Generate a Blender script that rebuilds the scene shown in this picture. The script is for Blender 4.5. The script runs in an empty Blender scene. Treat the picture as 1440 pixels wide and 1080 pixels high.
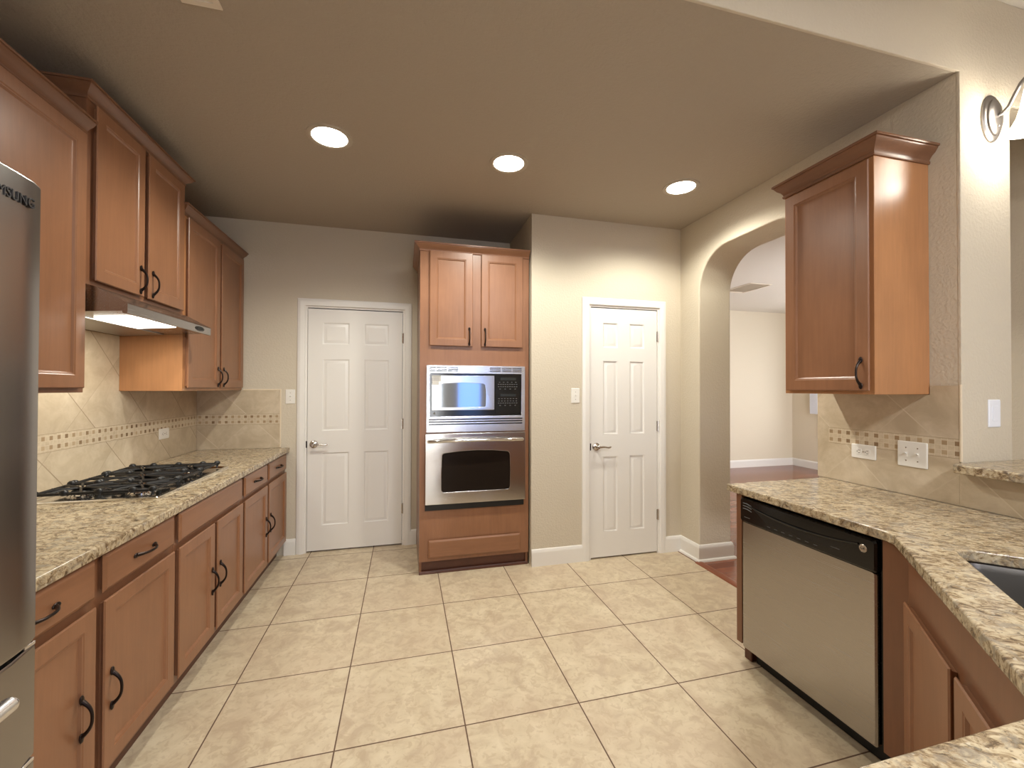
import bpy, bmesh, math, random
from mathutils import Matrix, Vector
random.seed(7)
SC = bpy.context.scene
COL = SC.collection

# ------------------------------------------------------------------ camera, world, exposure
cam_d = bpy.data.cameras.new('camera')
cam = bpy.data.objects.new('camera', cam_d); COL.objects.link(cam)
cam_d.sensor_fit = 'HORIZONTAL'; cam_d.sensor_width = 36.0
cam_d.lens = 590.0 / 1440.0 * 36.0
cam_d.clip_start = 0.02
CAM_H = 1.381
def cam_axes(yaw, pitch, roll):
    right = Vector((math.cos(yaw), -math.sin(yaw), 0)); fw = Vector((math.sin(yaw), math.cos(yaw), 0)); up = Vector((0, 0, 1))
    f2 = fw * math.cos(pitch) + up * math.sin(pitch); u2 = up * math.cos(pitch) - fw * math.sin(pitch)
    return right * math.cos(roll) + u2 * math.sin(roll), u2 * math.cos(roll) - right * math.sin(roll), f2
_r, _u, _f = cam_axes(0.25065, 0.0092, 0.00241)
cam.matrix_world = Matrix(((_r.x, _u.x, -_f.x, 0), (_r.y, _u.y, -_f.y, 0), (_r.z, _u.z, -_f.z, CAM_H), (0, 0, 0, 1)))
SC.camera = cam

world = bpy.data.worlds.new('world'); SC.world = world; world.use_nodes = True
world.node_tree.nodes['Background'].inputs[0].default_value = (0.5, 0.65, 1.0, 1)
world.node_tree.nodes['Background'].inputs[1].default_value = 0.05
SC.view_settings.view_transform = 'Standard'
SC.view_settings.look = 'None'
SC.view_settings.gamma = 1.0
SC.view_settings.use_curve_mapping = False
SC.view_settings.exposure = 0.36

# light levels (watts) used by the lamp builders further down
DOWNLIGHT_W = 49.0
HOOD_W = 3.0
SCONCE_W = 1.5
SHADE_GLOW = 5.0
NOOK_FILL_W = 68.0  # added fill lamp behind the camera
WINDOW_LIVING = 2.0
WINDOW_NOOK = 3.0
WINDOW_CURTAINED = 12.0
WARM = (1.0, 0.985, 0.88)

# ------------------------------------------------------------------ helpers
def lin(c):
    c /= 255.0
    return c / 12.92 if c <= 0.04045 else ((c + 0.055) / 1.055) ** 2.4
def rgb(r, g, b): return (lin(r), lin(g), lin(b), 1.0)

def F(o, u, v, n):
    return Matrix(((u[0], v[0], n[0], o[0]), (u[1], v[1], n[1], o[1]), (u[2], v[2], n[2], o[2]), (0, 0, 0, 1)))
S2 = math.sqrt(0.5)
def f_left(x, y=0, z=0): return F((x, y, z), (0, 1, 0), (0, 0, 1), (1, 0, 0))       # faces +X
def f_back(y, x=0, z=0): return F((x, y, z), (1, 0, 0), (0, 0, 1), (0, -1, 0))      # faces -Y
def f_right(x, y=0, z=0): return F((x, y, z), (0, -1, 0), (0, 0, 1), (-1, 0, 0))    # faces -X
def f_diag(x, y, z=0): return F((x, y, z), (-S2, -S2, 0), (0, 0, 1), (-S2, S2, 0))
def f_top(z): return F((0, 0, z), (1, 0, 0), (0, 1, 0), (0, 0, 1))
def f_down(x, y, z): return F((x, y, z), (1, 0, 0), (0, -1, 0), (0, 0, -1))

def root_loc(o):
    v = Vector((0, 0, 0))
    while o is not None:
        v += o.location; o = o.parent
    return v

def tag(o, label=None, cat=None, group=None, kind=None):
    if label: o['label'] = label
    if cat: o['category'] = cat
    if group: o['group'] = group
    if kind: o['kind'] = kind
    return o
def empty(name, loc, label=None, cat=None, group=None, kind=None):
    o = bpy.data.objects.new(name, None); COL.objects.link(o); o.location = loc; o.empty_display_size = 0.1
    return tag(o, label, cat, group, kind)
def copy_tree(o, parent=None):
    c = o.copy(); COL.objects.link(c); c.parent = parent
    for ch in list(o.children): copy_tree(ch, c)
    return c

def rrect(u0, u1, v0, v1, r, seg=5):
    pts = []
    if r <= 0: return [(u0, v0), (u1, v0), (u1, v1), (u0, v1)]
    for cx, cy, a0 in ((u1 - r, v0 + r, -90), (u1 - r, v1 - r, 0), (u0 + r, v1 - r, 90), (u0 + r, v0 + r, 180)):
        for i in range(seg + 1):
            a = math.radians(a0 + 90 * i / seg)
            pts.append((cx + r * math.cos(a), cy + r * math.sin(a)))
    return pts
def circle(cx, cy, r, seg=32, ry=None):
    ry = ry or r
    return [(cx + r * math.cos(2 * math.pi * i / seg), cy + ry * math.sin(2 * math.pi * i / seg)) for i in range(seg)]

class MB:
    def __init__(self, frame=None):
        self.bm = bmesh.new(); self.F = frame or Matrix()
    def v(self, p): return self.bm.verts.new(self.F @ Vector(p))
    def box(self, u0, u1, v0, v1, n0, n1, bev=0.0, seg=2):
        vs = [self.v(p) for p in ((u0, v0, n0), (u1, v0, n0), (u1, v1, n0), (u0, v1, n0), (u0, v0, n1), (u1, v0, n1), (u1, v1, n1), (u0, v1, n1))]
        fs = [self.bm.faces.new([vs[i] for i in q]) for q in ((3, 2, 1, 0), (4, 5, 6, 7), (0, 1, 5, 4), (1, 2, 6, 5), (2, 3, 7, 6), (3, 0, 4, 7))]
        if bev > 0:
            es = list({e for f in fs for e in f.edges})
            bmesh.ops.bevel(self.bm, geom=es, offset=bev, segments=seg, affect='EDGES', profile=0.5)
        return self
    def loft(self, loops, cap0=True, cap1=True, closed=True):
        """loops: lists of (u, v, n), same length"""
        rows = [[self.v(p) for p in L] for L in loops]
        n = len(rows[0])
        for a, b in zip(rows, rows[1:]):
            for i in range(n if closed else n - 1):
                j = (i + 1) % n
                self.bm.faces.new((a[i], a[j], b[j], b[i]))
        if cap0: self.bm.faces.new(rows[0][::-1])
        if cap1: self.bm.faces.new(rows[-1])
        return self
    def rect_rings(self, rings, cap0=True, cap1=True):
        """rings: (u0, u1, v0, v1, n)"""
        self.loft([[(a, c, n), (b, c, n), (b, d, n), (a, d, n)] for a, b, c, d, n in rings], cap0, cap1); return self
    def rr_rings(self, rings, seg=5, cap0=True, cap1=True):
        """rings: (u0, u1, v0, v1, radius, n)"""
        self.loft([[(p[0], p[1], n) for p in rrect(a, b, c, d, r, seg)] for a, b, c, d, r, n in rings], cap0, cap1); return self
    def lathe(self, prof, c=(0, 0), seg=32, cap0=True, cap1=True, sx=1.0, sy=1.0):
        """prof: (radius, n) round the n axis"""
        self.loft([[(c[0] + sx * r * math.cos(2 * math.pi * i / seg), c[1] + sy * r * math.sin(2 * math.pi * i / seg), n) for i in range(seg)] for r, n in prof], cap0, cap1); return self
    def tube(self, pts, rad, seg=10, caps=True):
        pts = [Vector(p) for p in pts]
        if not isinstance(rad, (list, tuple)): rad = [rad] * len(pts)
        loops = []; ref = None
        for i, p in enumerate(pts):
            t = (pts[min(i + 1, len(pts) - 1)] - pts[max(i - 1, 0)]).normalized()
            if ref is None:
                ref = Vector((0, 0, 1)) if abs(t.z) < 0.9 else Vector((1, 0, 0))
            a = (ref - t * ref.dot(t)).normalized(); b = t.cross(a); ref = a
            loops.append([tuple(p + (a * math.cos(2 * math.pi * k / seg) + b * math.sin(2 * math.pi * k / seg)) * rad[i]) for k in range(seg)])
        self.loft(loops, caps, caps); return self
    def ball(self, c, r, seg=14, rings=8):
        rx, ry, rz = r if isinstance(r, (tuple, list)) else (r, r, r)
        loops = []
        for j in range(1, rings):
            th = math.pi * j / rings - math.pi / 2
            loops.append([(c[0] + rx * math.cos(th) * math.cos(2 * math.pi * i / seg), c[1] + ry * math.cos(th) * math.sin(2 * math.pi * i / seg), c[2] + rz * math.sin(th)) for i in range(seg)])
        self.loft(loops); return self
    def prism(self, pts, n0, n1, bev=0.0):
        self.loft([[(p[0], p[1], n0) for p in pts], [(p[0], p[1], n1) for p in pts]])
        return self
    def sweep(self, path, prof, closed=False):
        """path: (u, v) points; prof: (out, n); out is to the right of travel"""
        P = [Vector(p) for p in path]; loops = []
        m = len(P)
        for i in range(m):
            ns = []
            for a, b in ((i - 1, i), (i, i + 1)):
                if closed: a %= m; b %= m
                if a < 0 or b >= m: continue
                d = (P[b] - P[a]).normalized(); ns.append(Vector((d.y, -d.x)))
            if len(ns) == 2: k = (ns[0] + ns[1]) / (1 + ns[0].dot(ns[1]))
            else: k = ns[0]
            loops.append([(P[i].x + k.x * o, P[i].y + k.y * o, z) for o, z in prof])
        if closed: loops.append(loops[0]); self.loft(loops, False, False)
        else: self.loft(loops)
        return self
    def plate(self, outer, holes=(), n0=0.0, n1=0.02, bev=0.0, res=2):
        """flat slab with holes, filled by a 2D curve"""
        cu = bpy.data.curves.new('tmp', 'CURVE'); cu.dimensions = '2D'; cu.fill_mode = 'BOTH'
        for L in [outer] + list(holes):
            sp = cu.splines.new('POLY'); sp.points.add(len(L) - 1)
            for q, p in zip(sp.points, L): q.co = (p[0], p[1], 0, 1)
            sp.use_cyclic_u = True
        cu.extrude = abs(n1 - n0) / 2 - bev
        cu.bevel_depth = bev; cu.bevel_resolution = res; cu.offset = -bev
        o = bpy.data.objects.new('tmp', cu); COL.objects.link(o)
        me = bpy.data.meshes.new_from_object(o.evaluated_get(bpy.context.evaluated_depsgraph_get()))
        bpy.data.objects.remove(o); bpy.data.curves.remove(cu)
        me.transform(self.F @ Matrix.Translation((0, 0, (n0 + n1) / 2)))
        self.bm.from_mesh(me); bpy.data.meshes.remove(me)
        return self
    def text(self, s, u, v, n, size, depth=0.0006, align='CENTER', xs=1.0):
        cu = bpy.data.curves.new('tmp', 'FONT'); cu.body = s; cu.size = size; cu.extrude = depth; cu.align_x = align; cu.align_y = 'CENTER'
        o = bpy.data.objects.new('tmp', cu); COL.objects.link(o)
        me = bpy.data.meshes.new_from_object(o.evaluated_get(bpy.context.evaluated_depsgraph_get()))
        bpy.data.objects.remove(o); bpy.data.curves.remove(cu)
        me.transform(self.F @ Matrix.Translation((u, v, n)) @ Matrix.Scale(xs, 4, (1, 0, 0)))
        self.bm.from_mesh(me); bpy.data.meshes.remove(me)
        return self
    def build(self, name, mat, parent=None, loc=None, angle=32):
        bm = self.bm
        bmesh.ops.remove_doubles(bm, verts=bm.verts, dist=1e-6)
        bmesh.ops.recalc_face_normals(bm, faces=bm.faces)
        me = bpy.data.meshes.new(name)
        org = root_loc(parent) if parent is not None else Vector(loc or (0, 0, 0))
        bmesh.ops.translate(bm, verts=bm.verts, vec=-org)
        for f in bm.faces: f.smooth = True
        bm.to_mesh(me); bm.free()
        me.set_sharp_from_angle(angle=math.radians(angle))
        me.materials.append(mat)
        o = bpy.data.objects.new(name, me); COL.objects.link(o)
        wn = o.modifiers.new('weighted_normals', 'WEIGHTED_NORMAL'); wn.keep_sharp = True; wn.weight = 80
        if parent is not None: o.parent = parent
        else: o.location = org
        return o

# ------------------------------------------------------------------ materials
class NT:
    def __init__(self, name):
        self.m = bpy.data.materials.new(name); self.m.use_nodes = True
        self.t = self.m.node_tree; self.b = self.t.nodes['Principled BSDF']
    def n(self, typ, **kw):
        nd = self.t.nodes.new(typ)
        for k, v in kw.items(): setattr(nd, k, v)
        return nd
    def l(self, a, b): self.t.links.new(a, b)
    def val(self, sock, x):
        if hasattr(x, 'is_output') or isinstance(x, bpy.types.NodeSocket): self.l(x, sock)
        else: sock.default_value = x
    def math(self, op, a, b=None, c=None):
        nd = self.n('ShaderNodeMath', operation=op)
        for i, x in enumerate((a, b, c)):
            if x is not None: self.val(nd.inputs[i], x)
        return nd.outputs[0]
    def mix(self, f, a, b, mode='MIX'):
        nd = self.n('ShaderNodeMix', data_type='RGBA', blend_type=mode)
        self.val(nd.inputs[0], f); self.val(nd.inputs[6], a); self.val(nd.inputs[7], b)
        return nd.outputs[2]
    def ramp(self, f, stops, interp='LINEAR'):
        nd = self.n('ShaderNodeValToRGB'); r = nd.color_ramp; r.interpolation = interp
        while len(r.elements) < len(stops): r.elements.new(0.5)
        for e, (p, c) in zip(r.elements, stops): e.position = p; e.color = c
        self.l(f, nd.inputs[0]); return nd.outputs[0]
    def noise(self, vec, scale, detail=3.0, rough=0.5, dist=0.0):
        nd = self.n('ShaderNodeTexNoise'); self.l(vec, nd.inputs['Vector'])
        nd.inputs['Scale'].default_value = scale; nd.inputs['Detail'].default_value = detail
        nd.inputs['Roughness'].default_value = rough; nd.inputs['Distortion'].default_value = dist
        return nd.outputs['Fac']
    def mapping(self, vec, scale=(1, 1, 1), rot=(0, 0, 0), loc=(0, 0, 0)):
        nd = self.n('ShaderNodeMapping'); self.l(vec, nd.inputs[0])
        nd.inputs['Scale'].default_value = scale; nd.inputs['Rotation'].default_value = rot; nd.inputs['Location'].default_value = loc
        return nd.outputs[0]
    def obj(self): return self.n('ShaderNodeTexCoord').outputs['Object']
    def pos(self): return self.n('ShaderNodeNewGeometry').outputs['Position']
    def sep(self, v):
        nd = self.n('ShaderNodeSeparateXYZ'); self.l(v, nd.inputs[0]); return nd.outputs
    def comb(self, x, y, z):
        nd = self.n('ShaderNodeCombineXYZ')
        for i, q in enumerate((x, y, z)): self.val(nd.inputs[i], q)
        return nd.outputs[0]
    def bump(self, h, strength, dist):
        nd = self.n('ShaderNodeBump'); self.l(h, nd.inputs['Height']); nd.inputs['Strength'].default_value = strength; nd.inputs['Distance'].default_value = dist
        self.l(nd.outputs[0], self.b.inputs['Normal'])
    def set(self, color=None, rough=None, metal=None, spec=None, coat=None, coat_r=None):
        I = self.b.inputs
        if color is not None: self.val(I['Base Color'], color)
        if rough is not None: self.val(I['Roughness'], rough)
        if metal is not None: I['Metallic'].default_value = metal
        if spec is not None: I['Specular IOR Level'].default_value = spec
        if coat is not None: I['Coat Weight'].default_value = coat
        if coat_r is not None: I['Coat Roughness'].default_value = coat_r
        return self.m

def plain(name, color, rough=0.5, metal=0.0, **kw):
    return NT(name).set(color, rough, metal, **kw)
def emit(name, color, strength):
    t = NT(name); t.set((0.8, 0.8, 0.8, 1), 0.4)
    t.b.inputs['Emission Color'].default_value = (*color, 1); t.b.inputs['Emission Strength'].default_value = strength
    return t.m
def wall_paint(name, color, bump=0.25, scale=75.0):
    t = NT(name); p = t.pos()
    h = t.noise(p, scale, 3, 0.55)
    h2 = t.ramp(h, [(0.42, (0, 0, 0, 1)), (0.62, (1, 1, 1, 1))])
    t.bump(h2, bump, 0.004)
    return t.set(color, 0.75, spec=0.25)
def wood(name, base, axis='z', rough=0.33, vary=1.0):
    t = NT(name); p = t.obj()
    sc = {'z': (1, 1, 0.07), 'y': (1, 0.07, 1), 'x': (0.07, 1, 1)}[axis]
    q = t.mapping(p, sc)
    g = t.noise(q, 60, 5, 0.6, 0.4)
    b = t.noise(t.mapping(p, tuple(0.6 + 0.4 * s for s in sc)), 5.5, 3, 0.55, 0.3)
    d = tuple(c * (1 - 0.10 * vary) for c in base[:3]) + (1,); l = tuple(min(1, c * (1 + 0.05 * vary)) for c in base[:3]) + (1,)
    c1 = t.ramp(g, [(0.28, d), (0.72, l)])
    c2 = t.ramp(b, [(0.25, (0.88, 0.86, 0.84, 1)), (0.7, (1.06, 1.05, 1.04, 1))])
    c = t.mix(1.0, c1, c2, 'MULTIPLY')
    return t.set(c, rough, spec=0.45, coat=0.12, coat_r=0.25)
def granite(name):
    t = NT(name); p = t.pos()
    w = t.noise(p, 9, 4, 0.6, 0.6)
    q = t.mapping(p, (1.0, 1.0, 1.0), (0, 0, 0.6))
    n1 = t.noise(t.mapping(q, (1.0, 1.6, 1.3)), 30, 6, 0.70, 0.9)
    n2 = t.noise(t.mapping(q, (1.0, 1.5, 1.2)), 88, 4, 0.62, 0.5)
    n3 = t.noise(q, 21, 5, 0.7, 1.2)
    base = t.ramp(n1, [(0.30, rgb(64, 52, 42)), (0.40, rgb(120, 100, 76)), (0.47, rgb(166, 145, 114)), (0.55, rgb(200, 183, 152)), (0.66, rgb(206, 190, 160)), (0.76, rgb(160, 146, 124))])
    speck = t.ramp(n2, [(0.33, (0.85, 0.85, 0.85, 1)), (0.41, (0, 0, 0, 1))])
    c = t.mix(speck, base, rgb(76, 66, 56))
    gray = t.ramp(n3, [(0.50, (0, 0, 0, 1)), (0.62, (0.75, 0.75, 0.75, 1))])
    c = t.mix(gray, c, rgb(150, 141, 126))
    ch = t.noise(q, 60, 2, 0.5, 0.2)
    c = t.mix(t.ramp(ch, [(0.66, (0, 0, 0, 1)), (0.70, (0.7, 0.7, 0.7, 1))]), c, rgb(216, 205, 184))
    c = t.mix(t.ramp(w, [(0.35, (0.2, 0.2, 0.2, 1)), (0.65, (0, 0, 0, 1))]), c, rgb(104, 82, 62))
    return t.set(c, 0.16, spec=0.5)
def steel(name, color=(0.60, 0.585, 0.565, 1), rough=0.24, axis='x', streak=0.012):
    t = NT(name); p = t.obj()
    sc = {'x': (0.01, 1, 1), 'y': (1, 0.01, 1), 'z': (1, 1, 0.01)}[axis]
    g = t.noise(t.mapping(p, sc), 420, 3, 0.6)
    r = t.math('ADD', t.math('MULTIPLY', t.math('SUBTRACT', g, 0.5), streak * 2), rough)
    return t.set(color, r, 1.0)
def stone_noise(t, p, c0, c1, c2, s1=7.0, s2=30.0):
    a = t.noise(p, s1, 5, 0.62, 0.7); b = t.noise(p, s2, 4, 0.6, 0.4)
    c = t.ramp(a, [(0.34, c0), (0.5, c1), (0.66, c2)])
    return t.mix(t.ramp(b, [(0.4, (0, 0, 0, 1)), (0.68, (0.45, 0.45, 0.45, 1))]), c, c0)

def floor_tile():
    t = NT('floor_tile'); p = t.pos(); X, Y, Z = t.sep(p)
    pitch = 0.5; g = 0.0028
    def cell(v, off): return t.math('DIVIDE', t.math('SUBTRACT', v, off), pitch)
    cx, cy = cell(X, -0.253 - 10), cell(Y, 1.7216 - 10)
    def edge(c): 
        f = t.math('FRACT', c); return t.math('MULTIPLY', t.math('MINIMUM', f, t.math('SUBTRACT', 1.0, f)), pitch)
    d = t.math('MINIMUM', edge(cx), edge(cy))
    grout = t.math('LESS_THAN', d, g)
    ids = t.comb(t.math('FLOOR', cx), t.math('FLOOR', cy), 0.0)
    wn = t.n('ShaderNodeTexWhiteNoise', noise_dimensions='3D'); t.l(ids, wn.inputs['Vector'])
    va = t.n('ShaderNodeVectorMath', operation='MULTIPLY_ADD'); t.l(wn.outputs['Color'], va.inputs[0]); va.inputs[1].default_value = (9, 9, 9); t.l(p, va.inputs[2])
    q = va.outputs[0]
    a = t.noise(q, 9, 5, 0.6, 0.9); b = t.noise(q, 34, 3, 0.55, 0.8); e = t.noise(q, 2.6, 2, 0.5)
    c = t.ramp(a, [(0.36, rgb(192, 172, 146)), (0.5, rgb(207, 190, 161)), (0.64, rgb(216, 200, 172))])
    c = t.mix(t.ramp(b, [(0.53, (0, 0, 0, 1)), (0.60, (0.45, 0.45, 0.45, 1))]), c, rgb(184, 162, 134))
    c = t.mix(t.ramp(e, [(0.4, (0, 0, 0, 1)), (0.7, (0.35, 0.35, 0.35, 1))]), c, rgb(196, 173, 148))
    c = t.mix(grout, c, rgb(104, 80, 64))
    h = t.math('SUBTRACT', t.math('MULTIPLY', b, 0.12), grout)
    t.bump(h, 0.35, 0.002)
    r = t.math('ADD', t.math('MULTIPLY', grout, 0.5), 0.34)
    return t.set(c, r, spec=0.4)
def splash_tile(name, axis, off_a, off_b, sgn=1.0):
    """tumbled tile laid on the diagonal; lines where u + v = off_a + k*pitch and u - v = off_b + k*pitch"""
    t = NT(name); p = t.pos(); X, Y, Z = t.sep(p); U = Y if axis == 'y' else X
    P = 0.4667; g = 0.0032
    U = t.math('MULTIPLY', U, sgn)
    s = t.math('DIVIDE', t.math('SUBTRACT', t.math('ADD', U, Z), off_a - P * 20), P)
    d = t.math('DIVIDE', t.math('SUBTRACT', t.math('SUBTRACT', U, Z), off_b - P * 20), P)
    def edge(c):
        f = t.math('FRACT', c); return t.math('MULTIPLY', t.math('MINIMUM', f, t.math('SUBTRACT', 1.0, f)), P)
    grout = t.math('MAXIMUM', t.math('LESS_THAN', edge(s), g), t.math('MULTIPLY', t.math('LESS_THAN', edge(d), g), 0.35))
    ids = t.comb(t.math('FLOOR', s), t.math('FLOOR', d), 3.0)
    wn = t.n('ShaderNodeTexWhiteNoise', noise_dimensions='3D'); t.l(ids, wn.inputs['Vector'])
    va = t.n('ShaderNodeVectorMath', operation='MULTIPLY_ADD'); t.l(wn.outputs['Color'], va.inputs[0]); va.inputs[1].default_value = (7, 7, 7); t.l(p, va.inputs[2])
    c = stone_noise(t, va.outputs[0], rgb(184, 166, 140), rgb(198, 181, 155), rgb(208, 192, 168), 6, 22)
    c = t.mix(grout, c, rgb(158, 139, 114) if (axis == 'y' and sgn > 0) else rgb(208, 193, 170))
    t.bump(t.math('SUBTRACT', t.math('MULTIPLY', t.noise(p, 60, 4), 0.3), grout), 0.25, 0.002)
    return t.set(c, 0.42, spec=0.4)
def mosaic_mat(name, axis, z0, off):
    t = NT(name); p = t.pos(); X, Y, Z = t.sep(p); U = Y if axis == 'y' else X
    P = 0.0455; H = 0.0425
    cu = t.math('DIVIDE', t.math('SUBTRACT', U, off - 10), P); cv = t.math('DIVIDE', t.math('SUBTRACT', Z, z0), H)
    fu = t.math('SUBTRACT', t.math('FRACT', cu), 0.5); fv = t.math('SUBTRACT', t.math('FRACT', cv), 0.5)
    au = t.math('MULTIPLY', t.math('ABSOLUTE', fu), P); av = t.math('MULTIPLY', t.math('ABSOLUTE', fv), H)
    sq = t.math('MULTIPLY', t.math('LESS_THAN', au, 0.0098), t.math('LESS_THAN', av, 0.0098))
    gr_a = t.math('MULTIPLY', t.math('GREATER_THAN', au, 0.0098), t.math('LESS_THAN', au, 0.0115))
    gr_b = t.math('MULTIPLY', t.math('GREATER_THAN', av, 0.0098), t.math('LESS_THAN', av, 0.0115))
    gr = t.math('MAXIMUM', gr_a, gr_b)
    wn = t.n('ShaderNodeTexWhiteNoise', noise_dimensions='3D'); t.l(t.comb(t.math('FLOOR', cu), t.math('FLOOR', cv), 1.0), wn.inputs['Vector'])
    dark = t.ramp(wn.outputs['Value'], [(0.0, rgb(128, 102, 74)), (0.3, rgb(152, 126, 96)), (0.7, rgb(170, 146, 114)), (1.0, rgb(186, 163, 132))])
    c = stone_noise(t, p, rgb(190, 172, 146), rgb(202, 185, 159), rgb(210, 195, 170), 18, 60)
    c = t.mix(gr, c, rgb(214, 199, 174)); c = t.mix(sq, c, dark)
    ev = t.math('MULTIPLY', t.math('ABSOLUTE', t.math('SUBTRACT', cv, 1.0)), H)
    c = t.mix(t.math('GREATER_THAN', ev, 0.0405), c, rgb(158, 139, 114))
    t.bump(t.math('SUBTRACT', 1.0, gr), 0.3, 0.0015)
    return t.set(c, 0.45, spec=0.4)
def hardwood():
    t = NT('hardwood'); p = t.pos(); X, Y, Z = t.sep(p)
    W = 0.083
    r = t.math('DIVIDE', Y, W); row = t.math('FLOOR', r); fr = t.math('FRACT', r)
    wn = t.n('ShaderNodeTexWhiteNoise', noise_dimensions='1D'); t.l(row, wn.inputs['W'])
    xs = t.math('ADD', t.math('DIVIDE', X, 0.9), t.math('MULTIPLY', wn.outputs['Value'], 5.0))
    wn2 = t.n('ShaderNodeTexWhiteNoise', noise_dimensions='3D'); t.l(t.comb(row, t.math('FLOOR', xs), 0.0), wn2.inputs['Vector'])
    c = t.ramp(wn2.outputs['Value'], [(0.0, rgb(112, 62, 44)), (0.5, rgb(136, 78, 56)), (1.0, rgb(152, 92, 66))])
    g = t.noise(t.mapping(p, (0.06, 1, 1)), 70, 4, 0.6, 0.4)
    c = t.mix(t.ramp(g, [(0.35, (0.35, 0.35, 0.35, 1)), (0.6, (0, 0, 0, 1))]), c, rgb(96, 52, 36))
    line = t.math('MAXIMUM', t.math('LESS_THAN', fr, 0.025), t.math('LESS_THAN', t.math('FRACT', xs), 0.003))
    c = t.mix(line, c, rgb(70, 38, 28))
    return t.set(c, 0.2, spec=0.5)

M = {}
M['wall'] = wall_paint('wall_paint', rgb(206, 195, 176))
M['ceiling'] = wall_paint('ceiling_paint_dimmed', rgb(174, 162, 146), 0.3, 60)  # darker than the wall paint: the ceiling's dimness is put into the colour
M['white_wall'] = wall_paint('living_paint', rgb(222, 211, 190), 0.12)
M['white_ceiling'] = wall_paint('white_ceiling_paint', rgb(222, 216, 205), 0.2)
M['trim'] = plain('white_trim', rgb(234, 230, 224), 0.35)
M['door_white'] = plain('door_white', rgb(232, 228, 222), 0.38)
M['woodz'] = wood('maple_vertical', rgb(145, 101, 72), 'z')
M['woody'] = wood('maple_along_y', rgb(145, 101, 72), 'y')
M['woodx'] = wood('maple_along_x', rgb(145, 101, 72), 'x')
M['wood_box_shaded'] = wood("maple_box_shaded", rgb(126, 85, 60), 'z')  # darker maple: shadow in the gaps between doors is put into the colour
M['wood_side_lit'] = wood('maple_side_lit', rgb(180, 128, 86), 'z', 0.3)  # lighter maple: the light falling on the cabinet sides is put into the colour
M['crown'] = wood('maple_crown', rgb(128, 90, 66), 'y', 0.28)
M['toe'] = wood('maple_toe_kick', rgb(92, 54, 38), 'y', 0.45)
M['granite'] = granite('granite')
M['bronze'] = plain('oil_rubbed_bronze', rgb(44, 34, 30), 0.35, 0.75)
M['steel_x'] = steel('stainless_brushed_x', (0.55, 0.53, 0.51, 1), 0.17, axis='x')
M['steel_y'] = steel('stainless_brushed_y', (0.41, 0.385, 0.36, 1), 0.27, axis='y')
M['steel_dark'] = steel('fridge_steel', (0.30, 0.285, 0.275, 1), 0.26, 'y')
M['steel_smooth'] = steel('polished_steel', (0.72, 0.71, 0.69, 1), 0.10, 'x', 0.02)
M['silver'] = plain('silver_trim', (0.70, 0.70, 0.72, 1), 0.24, 1.0)
M['nickel'] = plain('satin_nickel', (0.55, 0.51, 0.47, 1), 0.22, 1.0)
M['sconce_metal'] = plain('brushed_nickel_sconce', (0.24, 0.22, 0.21, 1), 0.36, 0.9)
M['black_gloss'] = plain('black_gloss', rgb(10, 10, 11), 0.12, spec=0.5)
M['black'] = plain('black_plastic', rgb(14, 13, 13), 0.38)
M['iron'] = plain('cast_iron', rgb(20, 19, 19), 0.42, spec=0.45)
M['oven_glass'] = plain('oven_glass', rgb(34, 27, 22), 0.2, spec=0.12)
M['mw_glass'] = plain('microwave_glass', (0.30, 0.33, 0.37, 1), 0.06, 1.0)
M['grey_print'] = plain('grey_print', rgb(150, 150, 148), 0.5)
M['dim_print'] = plain('dim_print', rgb(96, 96, 96), 0.5)
M['display'] = plain('display_glass', rgb(36, 38, 34), 0.2)
M['logo_dark'] = plain('logo_dark', rgb(40, 37, 38), 0.4, 0.5)
M['plastic'] = plain('white_plastic', rgb(232, 228, 220), 0.35)
M['plastic_blue'] = plain('bright_white_plastic', rgb(236, 238, 246), 0.35)
M['slot'] = plain('dark_slot', rgb(60, 54, 48), 0.5)
M['sticker'] = plain('paper_sticker', rgb(206, 204, 200), 0.6)
M['sticker_ink'] = plain('sticker_ink', rgb(140, 138, 136), 0.6)
M['vent'] = plain('vent_white', rgb(226, 214, 196), 0.45)
M['can_trim'] = plain('can_trim', rgb(176, 164, 146), 0.5)
M['lens'] = emit('lamp_lens', (1.0, 0.95, 0.86), 14.0)
M['hood_lens'] = emit('hood_lens', (1.0, 0.97, 0.88), 7.0)
def frosted():
    t = NT('frosted_glass_shade'); nt = t.t
    tr = t.n('ShaderNodeBsdfTranslucent'); tr.inputs['Color'].default_value = (0.95, 0.93, 0.88, 1)
    em = t.n('ShaderNodeEmission'); em.inputs['Color'].default_value = (1.0, 0.95, 0.86, 1); em.inputs['Strength'].default_value = SHADE_GLOW
    ad = t.n('ShaderNodeAddShader'); t.l(tr.outputs[0], ad.inputs[0]); t.l(em.outputs[0], ad.inputs[1])
    t.l(ad.outputs[0], nt.nodes['Material Output'].inputs['Surface']); return t.m
M['shade'] = frosted()
M['mesh_filter'] = plain('filter_mesh', (0.42, 0.41, 0.39, 1), 0.38, 1.0)
M['sink'] = steel('sink_steel', (0.20, 0.19, 0.18, 1), 0.42, 'x', 0.03)
M['floor'] = floor_tile()
M['hardwood'] = hardwood()
M['threshold'] = wood('threshold_wood', rgb(140, 80, 55), 'y', 0.3)
M['splash_left'] = splash_tile('splash_tile_left', 'y', 3.858, 1.33)
M['splash_back'] = splash_tile('splash_tile_back', 'x', -0.071, -2.32)
M['splash_right'] = splash_tile('splash_tile_right', 'y', -0.645, -2.74, -1.0)
M['mosaic_left'] = mosaic_mat('mosaic_left', 'y', 1.080, 0.01)
M['mosaic_back'] = mosaic_mat('mosaic_back', 'x', 1.080, 0.0)
M['mosaic_right'] = mosaic_mat('mosaic_right', 'y', 1.083, 0.0)
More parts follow.
